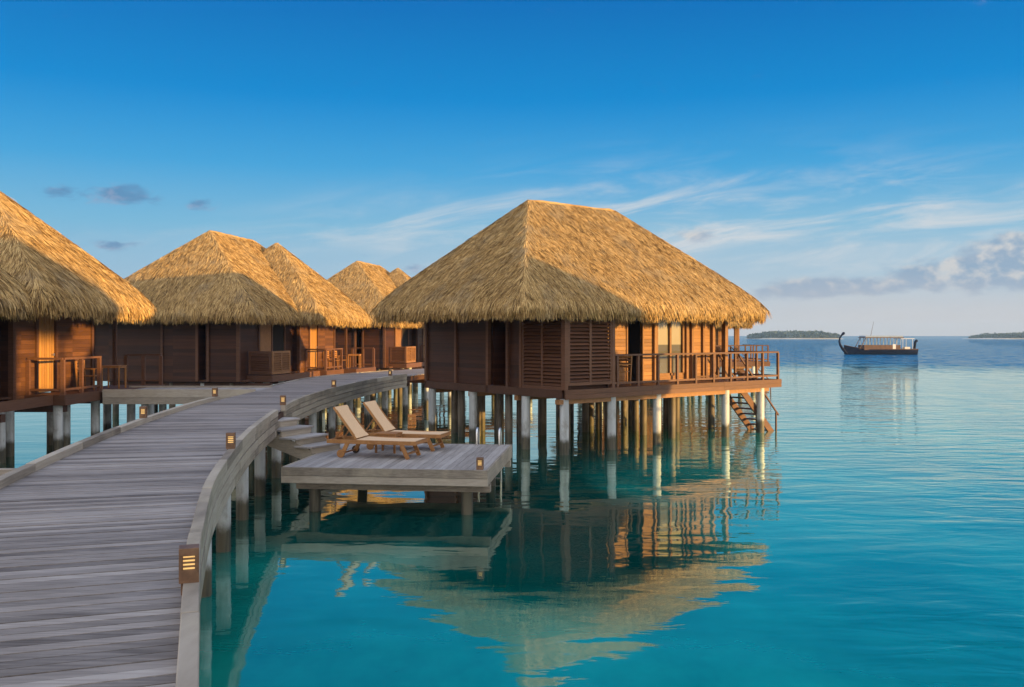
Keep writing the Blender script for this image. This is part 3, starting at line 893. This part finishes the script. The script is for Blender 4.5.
LINE = catmull(RIGHT, 0.118)
TAN = [(LINE[min(i + 6, len(LINE) - 1)] - LINE[max(i - 6, 0)]).normalized() for i in range(len(LINE))]
NRM = [Vector((-t.y, t.x, 0)) for t in TAN]       # towards the left
WID = [2.05 * KW + 1.0 * max(0.0, min(1.0, (p.y - 27) / 9.0)) for p in LINE]
bw = empty('boardwalk', (LINE[20].x, LINE[20].y, 0), 0, 'long curving grey plank boardwalk with low kerbs running from the foreground to the bungalows', 'boardwalk')
OFF = bw.location


def at(i, off): return LINE[i] + NRM[i] * off


mb = MB()
for i in range(len(LINE) - 1):
    a0, a1 = LINE[i] + TAN[i] * 0.006, LINE[i + 1] - TAN[i + 1] * 0.006
    b0, b1 = at(i, WID[i]) + TAN[i] * 0.006, at(i + 1, WID[i + 1]) - TAN[i + 1] * 0.006
    j = random.uniform(-0.0025, 0.0025); t = random.random()
    vs = [Vector((p.x, p.y, DZ + j - dz)) for dz in (0, 0.035) for p in (a0, b0, b1, a1)]
    mb.add(vs, [(0, 3, 2, 1), (4, 5, 6, 7), (0, 1, 5, 4), (2, 3, 7, 6), (1, 2, 6, 5), (3, 0, 4, 7)], t)
deck = mb.build('plank_deck', M['grey'], bw, OFF)


def sweep(i0, i1, o0, o1, z0, z1, seglen=20, gap=True, wid=False, stp=4):
    """boards following the edge, butted every seglen steps; o0,o1 = offsets from the right edge (or the left one)"""
    mb = MB(); i = i0
    while i < i1:
        e = min(i + seglen, i1); ids = list(range(i, e + 1, stp))
        if ids[-1] != e: ids.append(e)
        vs = []
        jj = random.uniform(-.003, .003)
        for k, q in enumerate(ids):
            base = WID[q] if wid else 0.0
            sh = TAN[q] * (0.005 if k == 0 else (-0.005 if k == len(ids) - 1 else 0))
            for (o, z) in ((o0, z0), (o1, z0), (o1, z1), (o0, z1)):
                p = at(q, base + o + jj) + sh; vs.append((p.x, p.y, z + jj))
        n = len(ids)
        fs = [(k * 4 + a, k * 4 + (a + 1) % 4, k * 4 + 4 + (a + 1) % 4, k * 4 + 4 + a) for k in range(n - 1) for a in range(4)]
        fs += [(3, 2, 1, 0), tuple((n - 1) * 4 + a for a in range(4))]
        mb.add(vs, fs, random.random()); i = e
    return mb


def idx_y(y): return min(range(len(LINE)), key=lambda i: abs(LINE[i].y - y) + (0 if LINE[i].x < 0 or y < 0 else 9))


N_ = len(LINE) - 1
I_END = idx_y(38.2)
# right kerb with a gap for nothing: it runs unbroken; fascia boards below
i_st0, i_st1 = idx_y(19.55), idx_y(20.75)
for a, b in ((0, i_st0), (i_st1, I_END)):
    sweep(a, b, -0.102, 0.0, DZ - 0.045, KZ, 19).build('kerb', M['edge'], bw, OFF, bevel=0.008)
for k, (za, zb) in enumerate(((1.742, 1.850), (1.590, 1.726), (1.44, 1.574))):
    for a, b in (((0, i_st0), (i_st1, I_END)) if k < 1 else ((0, I_END),)):
        sweep(a, b, -0.094 - 0.004 * (k % 2), -0.058, za, zb, 21 + 3 * k).build('fascia', M['edge'], bw, OFF)
sweep(0, I_END, -0.056, -0.030, 1.46, DZ - 0.05, 40).build('backing_board', M['darkplain'], bw, OFF)
LK = []
def left_idx(y): return min(range(len(LINE)), key=lambda i: abs(at(i, WID[i]).y - y) + (0 if at(i, WID[i]).x < 0 else 9))
sweep(left_idx(9.0), left_idx(24.0), 0.0, 0.115, DZ - 0.06, KZ, 19, wid=True).build('kerb', M['edge'], bw, OFF, bevel=0.008)
sweep(left_idx(29.9), left_idx(44.5), 0.0, 0.09, DZ - 0.06, DZ + 0.03, 19, wid=True).build('kerb', M['edge'], bw, OFF)
sweep(0, N_, 0.0, 0.05, DZ - 0.36, DZ - 0.064, 23, wid=True).build('fascia', M['edge'], bw, OFF)
sweep(0, N_, 0.35, 0.47, DZ - 0.28, DZ - 0.045, 40).build('beam', M['darkplain'], bw, OFF)
sweep(0, N_, -0.5, -0.38, DZ - 0.28, DZ - 0.045, 40, wid=True).build('beam', M['darkplain'], bw, OFF)
for i in range(6, N_ - 4, 21):
    c0, c1 = at(i, 0.02), at(i, WID[i] - 0.02)
    MB().bar((c0.x, c0.y, DZ - 0.37), (c1.x, c1.y, DZ - 0.37), 0.16, 0.17).build('cross_beam', M['darkplain'], bw, OFF)
    for o in (0.22, WID[i] - 0.22):
        p = at(i, o)
        MB().tube((p.x, p.y, -2.2), (p.x, p.y, DZ - 0.46), 0.118, 0.112, 16).build('pile', M['pile' if o < 0.5 else 'oldpile'], bw, OFF)
# spur to the left
sp = MB()
x = -12.0
a = at(left_idx(9.2), WID[left_idx(9.2)])
while x < -5.9:
    sp.box(x, x + 0.12, 8.4, 10.85, DZ - 0.036, DZ - 0.002); x += 0.128
sp.build('plank_deck', M['greyy'], bw, OFF)
k = MB(); k.box(-12, -5.98, 10.86, 10.97, DZ - 0.25, KZ - 0.01); k.build('kerb', M['edge'], bw, OFF, bevel=0.008)

# footbridge from the boardwalk to the nearest bungalow
fb = empty('footbridge', (-10.4, 28.8, 0), 0, 'short plank footbridge joining the boardwalk to the nearest bungalow', 'footbridge')
o = fb.location
m_ = MB(); x = -12.65
by0, by1 = 27.75, 29.6
while x < -7.92: m_.box(x, x + 0.122, by0, by1, DZ - 0.03, DZ + 0.004); x += 0.13
m_.build('plank_deck', M['greyy'], fb, o)
e_ = MB()
for yy in (by0 - 0.06, by1 + 0.01):
    e_.box(-12.6, -7.9, yy, yy + 0.05, DZ - 0.19, DZ + 0.06); e_.box(-12.6, -7.95, yy + 0.01, yy + 0.045, DZ - 0.40, DZ - 0.195)
e_.build('fascia', M['redwood'] if False else M['edge'], fb, o)
for xx in (-11.4, -9.4):
    for yy in (by0 + .2, by1 - .2):
        MB().tube((xx, yy, -2.2), (xx, yy, DZ - 0.05), 0.115, 0.11, 16).build('pile', M['pile'], fb, o)

# ------------------------------------------------------------------ lamps
def make_lamp():
    r = empty('bollard_lamp'); tag(r, None, 'lamp', 'low bronze lamps on the boards')
    h = 0.225; w = 0.062
    b = MB()
    b.box(-w, w, -w, w, 0.0, 0.085); b.box(-w, w, -w, w, h - 0.05, h)
    for sx in (-1, 1):
        for sy in (-1, 1):
            b.box(*sorted((sx * w, sx * (w - 0.022))), *sorted((sy * w, sy * (w - 0.022))), 0.085, h - 0.05)
    for k in range(3):
        z = 0.085 + 0.025 * (k + 1) - 0.004
        b.box(-w + 0.002, w - 0.002, -w + 0.002, w - 0.002, z - 0.0045, z + 0.0045)
    b.box(-0.03, 0.03, 0.038, 0.05, -0.085, 0.0)                  # bracket screwed to the inner side of the kerb
    b.build('housing', M['bronze'], r, bevel=0.003)
    MB().box(-w + 0.026, w - 0.026, -w + 0.026, w - 0.026, 0.085, h - 0.05).build('light_panel', M['glow'], r)
    return r


lamp0 = make_lamp()
LD = []
lamp_labels = ['largest lamp, on the right kerb in the foreground', 'second lamp along the right kerb, before the steps', 'lamp on the right kerb at the top of the wooden steps',
               'fourth lamp along the right kerb, beyond the steps', 'farthest lamp on the right kerb near the large bungalow']
for lab, yy in zip(lamp_labels, (5.42 * KW, 11.9 * KW, 19.35 * KW, 26.1 * KW, 33.6 * KW)):
    i = idx_y(yy); p = at(i, -0.035)
    LD.append((lab, (p.x, p.y, KZ), math.atan2(TAN[i].y, TAN[i].x)))
for lab, yy in (('lamp on the left kerb halfway along the foreground bend', 17.6), ('lamp on the end of the left kerb beside the footbridge', 23.8)):
    i = left_idx(yy); p = at(i, WID[i] + 0.06)
    LD.append((lab, (p.x, p.y, KZ), math.atan2(TAN[i].y, TAN[i].x) + math.pi))
for n_, (lab, loc, rz) in enumerate(LD):
    if n_ == 0:
        lamp0.location = loc; lamp0.rotation_euler = (0, 0, rz); lamp0['label'] = lab
    else: dup(lamp0, loc, rz, lab)

# ------------------------------------------------------------------ sun deck
PZ = 1.10
PA = R(-6.5)
SDX, SDY = 3.88, 4.0
SD_O = Vector((-4.35, 17.14, PZ))
sd = empty('sun_deck', SD_O, PA, 'square weathered plank platform on dark piles with two loungers on it', 'platform')
m_ = MB(); x = 0.0
while x < SDX - 0.02:
    m_.box(x, min(x + 0.135, SDX) - 0.007, 0.03, SDY, -0.035, random.uniform(-.002, .002)); x += 0.135
m_.build('plank_deck', M['greyy'], sd)
e_ = MB()
for (za, zb, ins) in ((-0.150, 0.005, 0.0), (-0.295, -0.154, 0.008)):
    e_.box(-0.045, SDX + 0.045, -0.02 + ins, 0.026, za, zb); e_.box(-0.045, SDX + 0.045, SDY + 0.003, SDY + 0.045, za, zb)
    e_.box(-0.045 + ins, -0.003, 0.03, SDY, za, zb); e_.box(SDX + 0.003, SDX + 0.045 - ins, 0.03, SDY, za, zb)
e_.build('fascia', M['edge'], sd, bevel=0.005)
b_ = MB()
for yy in (0.35, SDY - 0.35): b_.box(0.15, SDX + 0.05, yy - 0.08, yy + 0.08, -0.45, -0.30)
for xx in (0.3, 1.3, 2.4, SDX - 0.3): b_.box(xx - 0.06, xx + 0.06, 0.05, SDY - 0.05, -0.30, -0.04)
b_.build('beam', M['edge'], sd)
for xx in (0.5, SDX - 0.4):
    for yy in (0.35, SDY - 0.35): MB().tube((xx, yy, -3.2), (xx, yy, -0.45), 0.115, 0.11, 16).build('pile', M['darkpile'], sd)


def sdp(x, y, z=0.0):
    c, s = math.cos(PA), math.sin(PA)
    return (SD_O.x + c * x - s * y, SD_O.y + s * x + c * y, PZ + z)


dup(lamp0, sdp(SDX - 0.12, 0.14), PA, 'lamp on the front right corner of the sun deck')

# swim ladder: two steel hoops over the back edge
ld = empty('swim_ladder', sdp(SDX - 0.75, SDY - 0.02), PA, 'steel swim ladder with two hoop handles at the back edge of the sun deck', 'ladder')
for xx in (0.0, 0.52):
    h = MB(); h.path([(xx, -0.16, 0.0), (xx, -0.16, 0.27), (xx, -0.13, 0.34), (xx, -0.05, 0.38), (xx, 0.05, 0.38), (xx, 0.12, 0.34), (xx, 0.15, 0.27), (xx, 0.16, -1.5)], 0.024, 8)
    h.build('handle', M['steel'], ld)
for k in range(4):
    MB().bar((0.0, 0.155, -0.25 - 0.27 * k), (0.52, 0.155, -0.25 - 0.27 * k), 0.05, 0.03).build('rung', M['steel'], ld)

# steps from the boardwalk down to the sun deck
A_, B_ = Vector((-5.42, 20.15, 0)), Vector((-3.98, 19.45, 0))
dv = (B_ - A_); SL = dv.length; dv /= SL; sv = Vector((-dv.y, dv.x, 0))
st = empty('wooden_steps', (A_.x, A_.y, PZ), math.atan2(dv.y, dv.x), 'short flight of grey wooden steps from the boardwalk down to the sun deck', 'steps')
RISE = (DZ - PZ) / 5
for k in range(4):
    z = DZ - RISE * (k + 1) - PZ; xa = SL * k / 4 - 0.06
    MB().box(xa, xa + SL / 4 + 0.05, -0.56, 0.56, z - 0.04, z).build('tread', M['greyy'], st, bevel=0.006)
    MB().box(xa + SL / 4 - 0.02, xa + SL / 4 + 0.015, -0.50, 0.50, z - RISE + 0.001, z - 0.043).build('riser', M['edge'], st)
for yy in (-0.50, 0.47):
    s_ = MB()
    z0 = DZ - PZ - 0.22; z1 = -0.13
    s_.add([(0.0 - 0.1, yy, z0 + 0.03), (SL - 0.12, yy, 0.11), (SL - 0.02, yy, 0.003), (SL - 0.25, yy, -0.14), (-0.1, yy, z0 - 0.34),
            (0.0 - 0.1, yy + .04, z0 + 0.03), (SL - 0.12, yy + .04, 0.11), (SL - 0.02, yy + .04, 0.003), (SL - 0.25, yy + .04, -0.14), (-0.1, yy + .04, z0 - 0.34)],
           [(4, 3, 2, 1, 0), (5, 6, 7, 8, 9), (0, 1, 6, 5), (1, 2, 7, 6), (2, 3, 8, 7), (3, 4, 9, 8), (4, 0, 5, 9)], 0.4)
    s_.build('stringer', M['edge'], st)

# ------------------------------------------------------------------ sun loungers
def make_lounger():
    r = empty('sun_lounger'); tag(r, None, 'sun lounger', 'sun loungers on the sun deck')
    W = 0.33
    f = MB()
    for s in (-1, 1): f.box(-0.98, 0.98, s * W - 0.022, s * W + 0.022, 0.285, 0.365)
    f.box(0.94, 0.98, -W + .022, W - .022, 0.295, 0.36); f.box(-0.98, -0.94, -W + .022, W - .022, 0.295, 0.355)
    f.box(-0.36, -0.32, -W + .022, W - .022, 0.29, 0.33); f.box(0.3, 0.34, -W + .022, W - .022, 0.29, 0.33)
    f.build('frame', M['teak'], r, bevel=0.005)
    for s in (-1, 1):
        MB().bar((0.66, s * (W + 0.002), 0.30), (0.80, s * (W + 0.002), 0.0), 0.036, 0.085, (1, 0, 0)).build('leg', M['teak'], r, bevel=0.004)
        MB().bar((-0.52, s * (W + 0.002), 0.30), (-0.64, s * (W + 0.002), 0.06), 0.036, 0.085, (1, 0, 0)).build('leg', M['teak'], r, bevel=0.004)
        w = MB(); w.tube((-0.65, s * (W + 0.025), 0.082), (-0.65, s * (W + 0.065), 0.082), 0.082, 0.082, 20)
        w.build('wheel', M['teak'] if s < 0 else M['rubber'], r)
    MB().bar((0.755, -W, 0.10), (0.755, W, 0.10), 0.03, 0.04).build('stretcher', M['teak'], r)
    MB().bar((-0.64, -W - .02, 0.085), (-0.64, W + .02, 0.085), 0.03, 0.03).build('axle', M['teak'], r)
    # seat sling and reclined back
    s = MB()
    for k in range(10):
        xa, xb = -0.33 + 1.29 * k / 10, -0.33 + 1.29 * (k + 1) / 10
        za = 0.372 - 0.018 * math.sin(math.pi * k / 10); zb = 0.372 - 0.018 * math.sin(math.pi * (k + 1) / 10)
        s.add([(xa, -W + .012, za), (xb, -W + .012, zb), (xb, W - .012, zb), (xa, W - .012, za), (xa, -W + .012, za - .008), (xb, -W + .012, zb - .008), (xb, W - .012, zb - .008), (xa, W - .012, za - .008)],
              [(0, 1, 2, 3), (7, 6, 5, 4), (0, 4, 5, 1), (2, 6, 7, 3)], 0.5, False)
    s.build('seat_sling', M['sling'], r)
    an = R(52); bx, bz = -0.345, 0.385; L = 0.80
    dx, dz = -math.cos(an), math.sin(an)
    b = MB()
    for q in (-1, 1): b.bar((bx, q * (W - 0.035), bz), (bx + dx * L, q * (W - 0.035), bz + dz * L), 0.035, 0.045)
    b.bar((bx + dx * L, -W + .02, bz + dz * L), (bx + dx * L, W - .02, bz + dz * L), 0.03, 0.03)
    b = b.build('backrest', M['teak'], r)
    s = MB(); nx, nz = math.sin(an), math.cos(an)
    for k in range(8):
        pts = []
        for kk in (k, k + 1):
            t = (0.0 + 1.0 * kk / 8) * L; sag = 0.028 - 0.02 * math.sin(math.pi * kk / 8)
            pts.append((bx + dx * t + nx * sag, bz + dz * t + nz * sag))
        (xa, za), (xb, zb) = pts
        w0 = W - 0.02
        s.add([(xa, -w0, za), (xb, -w0, zb), (xb, w0, zb), (xa, w0, za), (xa - nx * .01, -w0, za - nz * .01), (xb - nx * .01, -w0, zb - nz * .01), (xb - nx * .01, w0, zb - nz * .01), (xa - nx * .01, w0, za - nz * .01)],
              [(3, 2, 1, 0), (4, 5, 6, 7), (0, 1, 5, 4), (2, 3, 7, 6), (1, 2, 6, 5)], 0.5)
    s.build('back_sling', M['sling'], b)
    p = MB()
    for q in (-1, 1): MB().bar((bx + dx * 0.42, q * (W - 0.09), bz + dz * 0.42 - .03), (-0.86, q * (W - 0.09), 0.34), 0.025, 0.03).build('prop', M['teak'], b)
    return r


l0 = make_lounger()
LA = R(-14)
l0.location = (-2.80, 18.72, PZ); l0.rotation_euler = (0, 0, LA); l0['label'] = 'nearer teak sun lounger with tan sling and raised back, in front of the small table'
dup(l0, (-2.40, 20.02, PZ), LA, 'farther teak sun lounger with tan sling, behind the small table')


def make_table(name, w, d, h, mat, label, loc, rz, group=None, cat='table'):
    r = empty(name, loc, rz, label, cat, group)
    t = MB()
    for k in range(5):
        y0 = -d / 2 + d * k / 5; t.box(-w / 2, w / 2, y0 + .003, y0 + d / 5 - .003, h - 0.025, h)
    t.build('tabletop', M[mat], r)
    a = MB()
    for s in (-1, 1):
        a.box(-w / 2 + .03, w / 2 - .03, s * (d / 2 - .03) - .01, s * (d / 2 - .03) + .01, h - 0.08, h - 0.026)
        a.box(s * (w / 2 - .03) - .01, s * (w / 2 - .03) + .01, -d / 2 + .045, d / 2 - .045, h - 0.08, h - 0.026)
    a.build('apron', M[mat], r)
    for sx in (-1, 1):
        for sy in (-1, 1):
            x, y = sx * (w / 2 - .03), sy * (d / 2 - .03)
            MB().box(x - .02, x + .02, y - .02, y + .02, 0, h - 0.0265).build('leg', M[mat], r)
    return r


make_table('side_table', 0.48, 0.44, 0.42, 'teak', 'small square teak side table between the two loungers', (-2.66, 19.40, PZ), LA)


def make_chair(mat):
    r = empty('armchair'); tag(r, None, 'chair', 'wooden armchairs on the terraces')
    w, d = 0.27, 0.26
    s = MB()
    for k in range(6): s.box(-w + .02, w - .02, -d + k * .087, -d + .08 + k * .087, 0.42, 0.445)
    s.build('seat', M[mat], r)
    for sx in (-1, 1):
        MB().box(sx * w - .02, sx * w + .02, -d - .02, -d + .02, 0, 0.64).build('leg', M[mat], r)
        MB().bar((sx * w, d, 0), (sx * w, d + .06, 0.92), 0.04, 0.04, (1, 0, 0)).build('leg', M[mat], r)
        MB().box(sx * w - .025, sx * w + .025, -d - .03, d + .01, 0.642, 0.668).build('armrest', M[mat], r)
    b = MB()
    for z in (0.58, 0.68, 0.78, 0.88): b.box(-w + .02, w - .02, d + .03, d + .05, z - .03, z + .03)
    b.build('backrest', M[mat], r)
    return r


def on_row(root, x, y):
    root_m = Matrix.Translation(root.location) @ Matrix.Rotation(root.rotation_euler[2], 4, 'Z') @ Matrix.Scale(root.scale[0], 4)
    return root_m @ Vector((x, y, 0.002))


c0 = make_chair('teak')
c0.location = on_row(row_a, 3.45, 5.5); c0.rotation_euler = (0, 0, R(90)); c0['label'] = 'slatted armchair behind the railing on the terrace of the nearest bungalow'
make_table('terrace_table', 0.62, 0.55, 0.74, 'teak', 'square wooden table beside the armchair on the terrace of the nearest bungalow', on_row(row_a, 3.85, 6.15), 0, 'wooden tables on the terraces')
dup(c0, on_row(row_b, 3.4, 5.2), R(75), 'armchair close to the railing corner on the terrace of the middle bungalow')
dup(c0, on_row(row_b, 3.5, 6.0), R(75), 'armchair beside the table on the terrace of the middle bungalow')
make_table('terrace_table', 0.62, 0.55, 0.74, 'teak', 'wooden table next to two armchairs on the terrace of the middle bungalow', on_row(row_b, 4.1, 6.4), 0, 'wooden tables on the terraces')
vm = Matrix.Translation(villa.location) @ Matrix.Rotation(UA, 4, 'Z')
dup(c0, vm @ Vector((3.0, 0.85, 0.002)), UA - R(90), 'armchair behind the deck railing of the large bungalow, beside its dark doorway')

# ------------------------------------------------------------------ boat
def make_boat():
    r = empty('wooden_boat', (66.8, 164, WZ), R(2), 'dark navy wooden boat with curled prow and open windowed cabin crossing the sea', 'boat')
    # hull: sections along x (bow at -x)
    secs = []
    for k in range(25):
        t = k / 24; x = -6.4 + 13.2 * t
        wid = 1.75 * math.sin(math.pi * min(1, 0.06 + t * 0.62)) ** 0.75 if t < 0.75 else 1.75 * (1 - 0.35 * ((t - .75) / .25) ** 2)
        wid = max(0.05, min(wid, 1.75)) * (min(1, t * 5) ** 0.6)
        sheer = 0.95 + 1.15 * max(0, 0.32 - t) ** 1.4 * 3.2 + 0.15 * max(0, t - 0.8)
        keel = -0.5 + 0.75 * max(0, 0.10 - t) * 8
        sec = []
        for q in range(9):
            a = math.pi * q / 8
            sec.append((x, -math.cos(a) * wid * (0.55 + 0.45 * abs(math.cos(a))) if 0 < q < 8 else -math.cos(a) * wid, sheer - (sheer - keel) * math.sin(a) ** 0.8))
        secs.append(sec)
    m = MB(); vs = [p for s in secs for p in s]; n = 9
    fs = [(i * n + j, i * n + j + 1, (i + 1) * n + j + 1, (i + 1) * n + j) for i in range(24) for j in range(8)]
    m.add(vs, fs, 0.5, True)
    m.add(secs[-1], [tuple(range(9))], 0.5); m.add(secs[0], [tuple(range(8, -1, -1))], 0.5)
    m.add([p for s in secs for p in (Vector(s[0]) - Vector((0, 0, .08)), Vector(s[8]) - Vector((0, 0, .08)))], [(2 * i, 2 * i + 1, 2 * i + 3, 2 * i + 2) for i in range(24)], 0.5)
    hull = m.build('hull', M['navy'], r)
    g = MB()
    for side in (0, 8):
        g.path([Vector(s[side]) + Vector((0, 0, .03)) for s in secs], 0.06, 6)
    g.build('gunwale', M['boatwood'], hull)
    pr = [(-5.9, 0, 0.2), (-6.6, 0, 1.0), (-7.05, 0, 1.7), (-7.25, 0, 2.4), (-7.15, 0, 3.0), (-6.85, 0, 3.5), (-6.5, 0, 3.85), (-6.3, 0, 3.95)]
    MB().path(pr, [0.26, 0.27, 0.22, 0.17, 0.15, 0.16, 0.28, 0.2], 8).build('prow', M['navy'], r)
    sp_ = [(6.55, 0, 0.7), (6.7, 0, 1.6), (6.75, 0, 2.2), (7.0, 0, 2.5), (7.15, 0, 2.6)]
    MB().path(sp_, [0.26, 0.24, 0.24, 0.28, 0.2], 8).build('stern_post', M['navy'], r)
    c = MB()
    for s in (-1, 1): c.box(-3.2, 3.4, s * 1.3 - .04, s * 1.3 + .04, 0.85, 1.75)
    c.box(-3.25, -3.2, -1.3, 1.3, .85, 1.75); c.box(3.4, 3.45, -1.3, 1.3, .85, 1.75)
    c.build('cabin_wall', M['boatwood'], r)
    for s in (-1, 1):
        w = MB()
        for k in range(11):
            x = -2.9 + 0.63 * k; w.bar((x, s * 1.3, 1.75), (x + 0.1, s * 1.3, 3.02), 0.07, 0.09, (1, 0, 0))
        w.build('window_posts', M['boatgrey'], r)
    MB().bar((-4.0, 1.2, 1.0), (-2.9, 1.2, 3.0), 0.06, 0.1).bar((-4.0, -1.2, 1.0), (-2.9, -1.2, 3.0), 0.06, 0.1).build('windscreen_frame', M['boatwood'], r)
    rf_ = MB().box(-3.1, 4.0, -1.5, 1.5, 3.02, 3.16).build('cabin_roof', M['boatwood'], r)
    MB().box(-3.0, 3.9, -1.4, 1.4, 3.163, 3.42).build('roof_deck', M['boatgrey'], rf_)
    a = MB(); a.box(3.5, 6.0, -1.35, 1.35, 2.85, 2.95)
    for xx in (3.9, 5.7):
        for s in (-1, 1): a.box(xx - .03, xx + .03, s * 1.25 - .03, s * 1.25 + .03, 0.95, 2.85)
    a.build('awning', M['boatwhite'], r)
    MB().box(2.0, 2.55, -1.36, -1.34, 0.95, 1.9).build('door', M['boatwhite'], r)
    e = MB(); e.box(4.6, 5.6, -0.5, 0.5, 0.87, 1.4); e.build('engine_box', M['boatwhite'], r)
    MB().tube((-1.5, 0, 3.2), (-0.9, 0, 6.0), 0.045, 0.02, 8).build('mast', M['boatwood'], r)
    return r


make_boat()

# ------------------------------------------------------------------ far islands
def island(cx, cy, lx, ly, h, seed, label):
    rng = np.random.default_rng(seed)
    s = MB(); vs = []; n = 60
    for k, (f, z) in enumerate(((1.06, WZ - 0.3), (1.0, WZ + 0.30), (0.9, WZ + 1.2), (0.0, WZ + 1.6))):
        for i in range(n):
            a = 2 * math.pi * i / n; q = 1 + 0.05 * math.sin(3 * a + seed) + 0.03 * math.sin(7 * a)
            vs.append((cx + lx * f * q * math.cos(a), cy + ly * f * q * math.sin(a), z))
    s.add(vs, [(k * n + i, k * n + (i + 1) % n, (k + 1) * n + (i + 1) % n, (k + 1) * n + i) for k in range(3) for i in range(n)], .5, True)
    tag(s.build('island', M['sand']), label, 'island', kind='structure')
    # a wood that reads as one mass: leaf clumps through its volume
    N = 15000
    a = rng.uniform(0, 2 * np.pi, N); rr = np.sqrt(rng.uniform(0, 1, N)) * 0.97
    X = np.cos(a) * rr; Yv = np.sin(a) * rr
    prof = np.clip(1 - np.abs(X) ** 3.2, 0, 1) ** 0.6
    top = h * prof * (0.68 + 0.16 * np.sin(X * 9 + seed) * np.sin(X * 23 + 1) + 0.12 * np.sin(X * 61 + seed * 2 + Yv * 9) + 0.10 * np.sin(X * 140 + Yv * 20))
    Z = WZ + 1.2 + top * rng.uniform(0.05, 1.0, N) ** 0.6
    c = np.stack([cx + X * lx, cy + Yv * ly, Z], 1)
    sz = rng.uniform(0.6, 1.5, N)[:, None]
    u = rng.normal(size=(N, 3)); u /= np.linalg.norm(u, axis=1, keepdims=True)
    v = np.cross(u, rng.normal(size=(N, 3))); v /= np.linalg.norm(v, axis=1, keepdims=True)
    V = np.stack([c - u * sz, c + v * sz * .7, c + u * sz, c - v * sz * .7], 1).reshape(-1, 3)
    F = np.arange(N * 4).reshape(-1, 4)
    tr = np_mesh('woodland', V, F, rng.random(N), M['leaf'])
    tag(tr, 'low dense trees covering ' + label.split(',')[0], 'trees', kind='stuff')


island(313, 1000, 53, 30, 8.5, 1, 'the long low wooded island left of the boat, on the horizon')
island(592, 1000, 86, 30, 6.5, 4, 'the flat wooded island at the right edge, on the horizon')

# ------------------------------------------------------------------ sea air
hz = bpy.data.materials.new('sea_haze'); hz.use_nodes = True
nt = hz.node_tree; nt.nodes.clear()
o_ = nt.nodes.new('ShaderNodeOutputMaterial'); v_ = nt.nodes.new('ShaderNodeVolumePrincipled')
v_.inputs['Color'].default_value = (0.40, 0.66, 1.0, 1); v_.inputs['Density'].default_value = 0.00022
v_.inputs['Anisotropy'].default_value = 0.0
nt.links.new(v_.outputs[0], o_.inputs['Volume'])
tag(MB().box(-1500, 1500, -300, 1400, WZ - 1.0, 22.0).build('haze', hz), 'thin pale sea air over the whole lagoon', 'haze', kind='stuff')
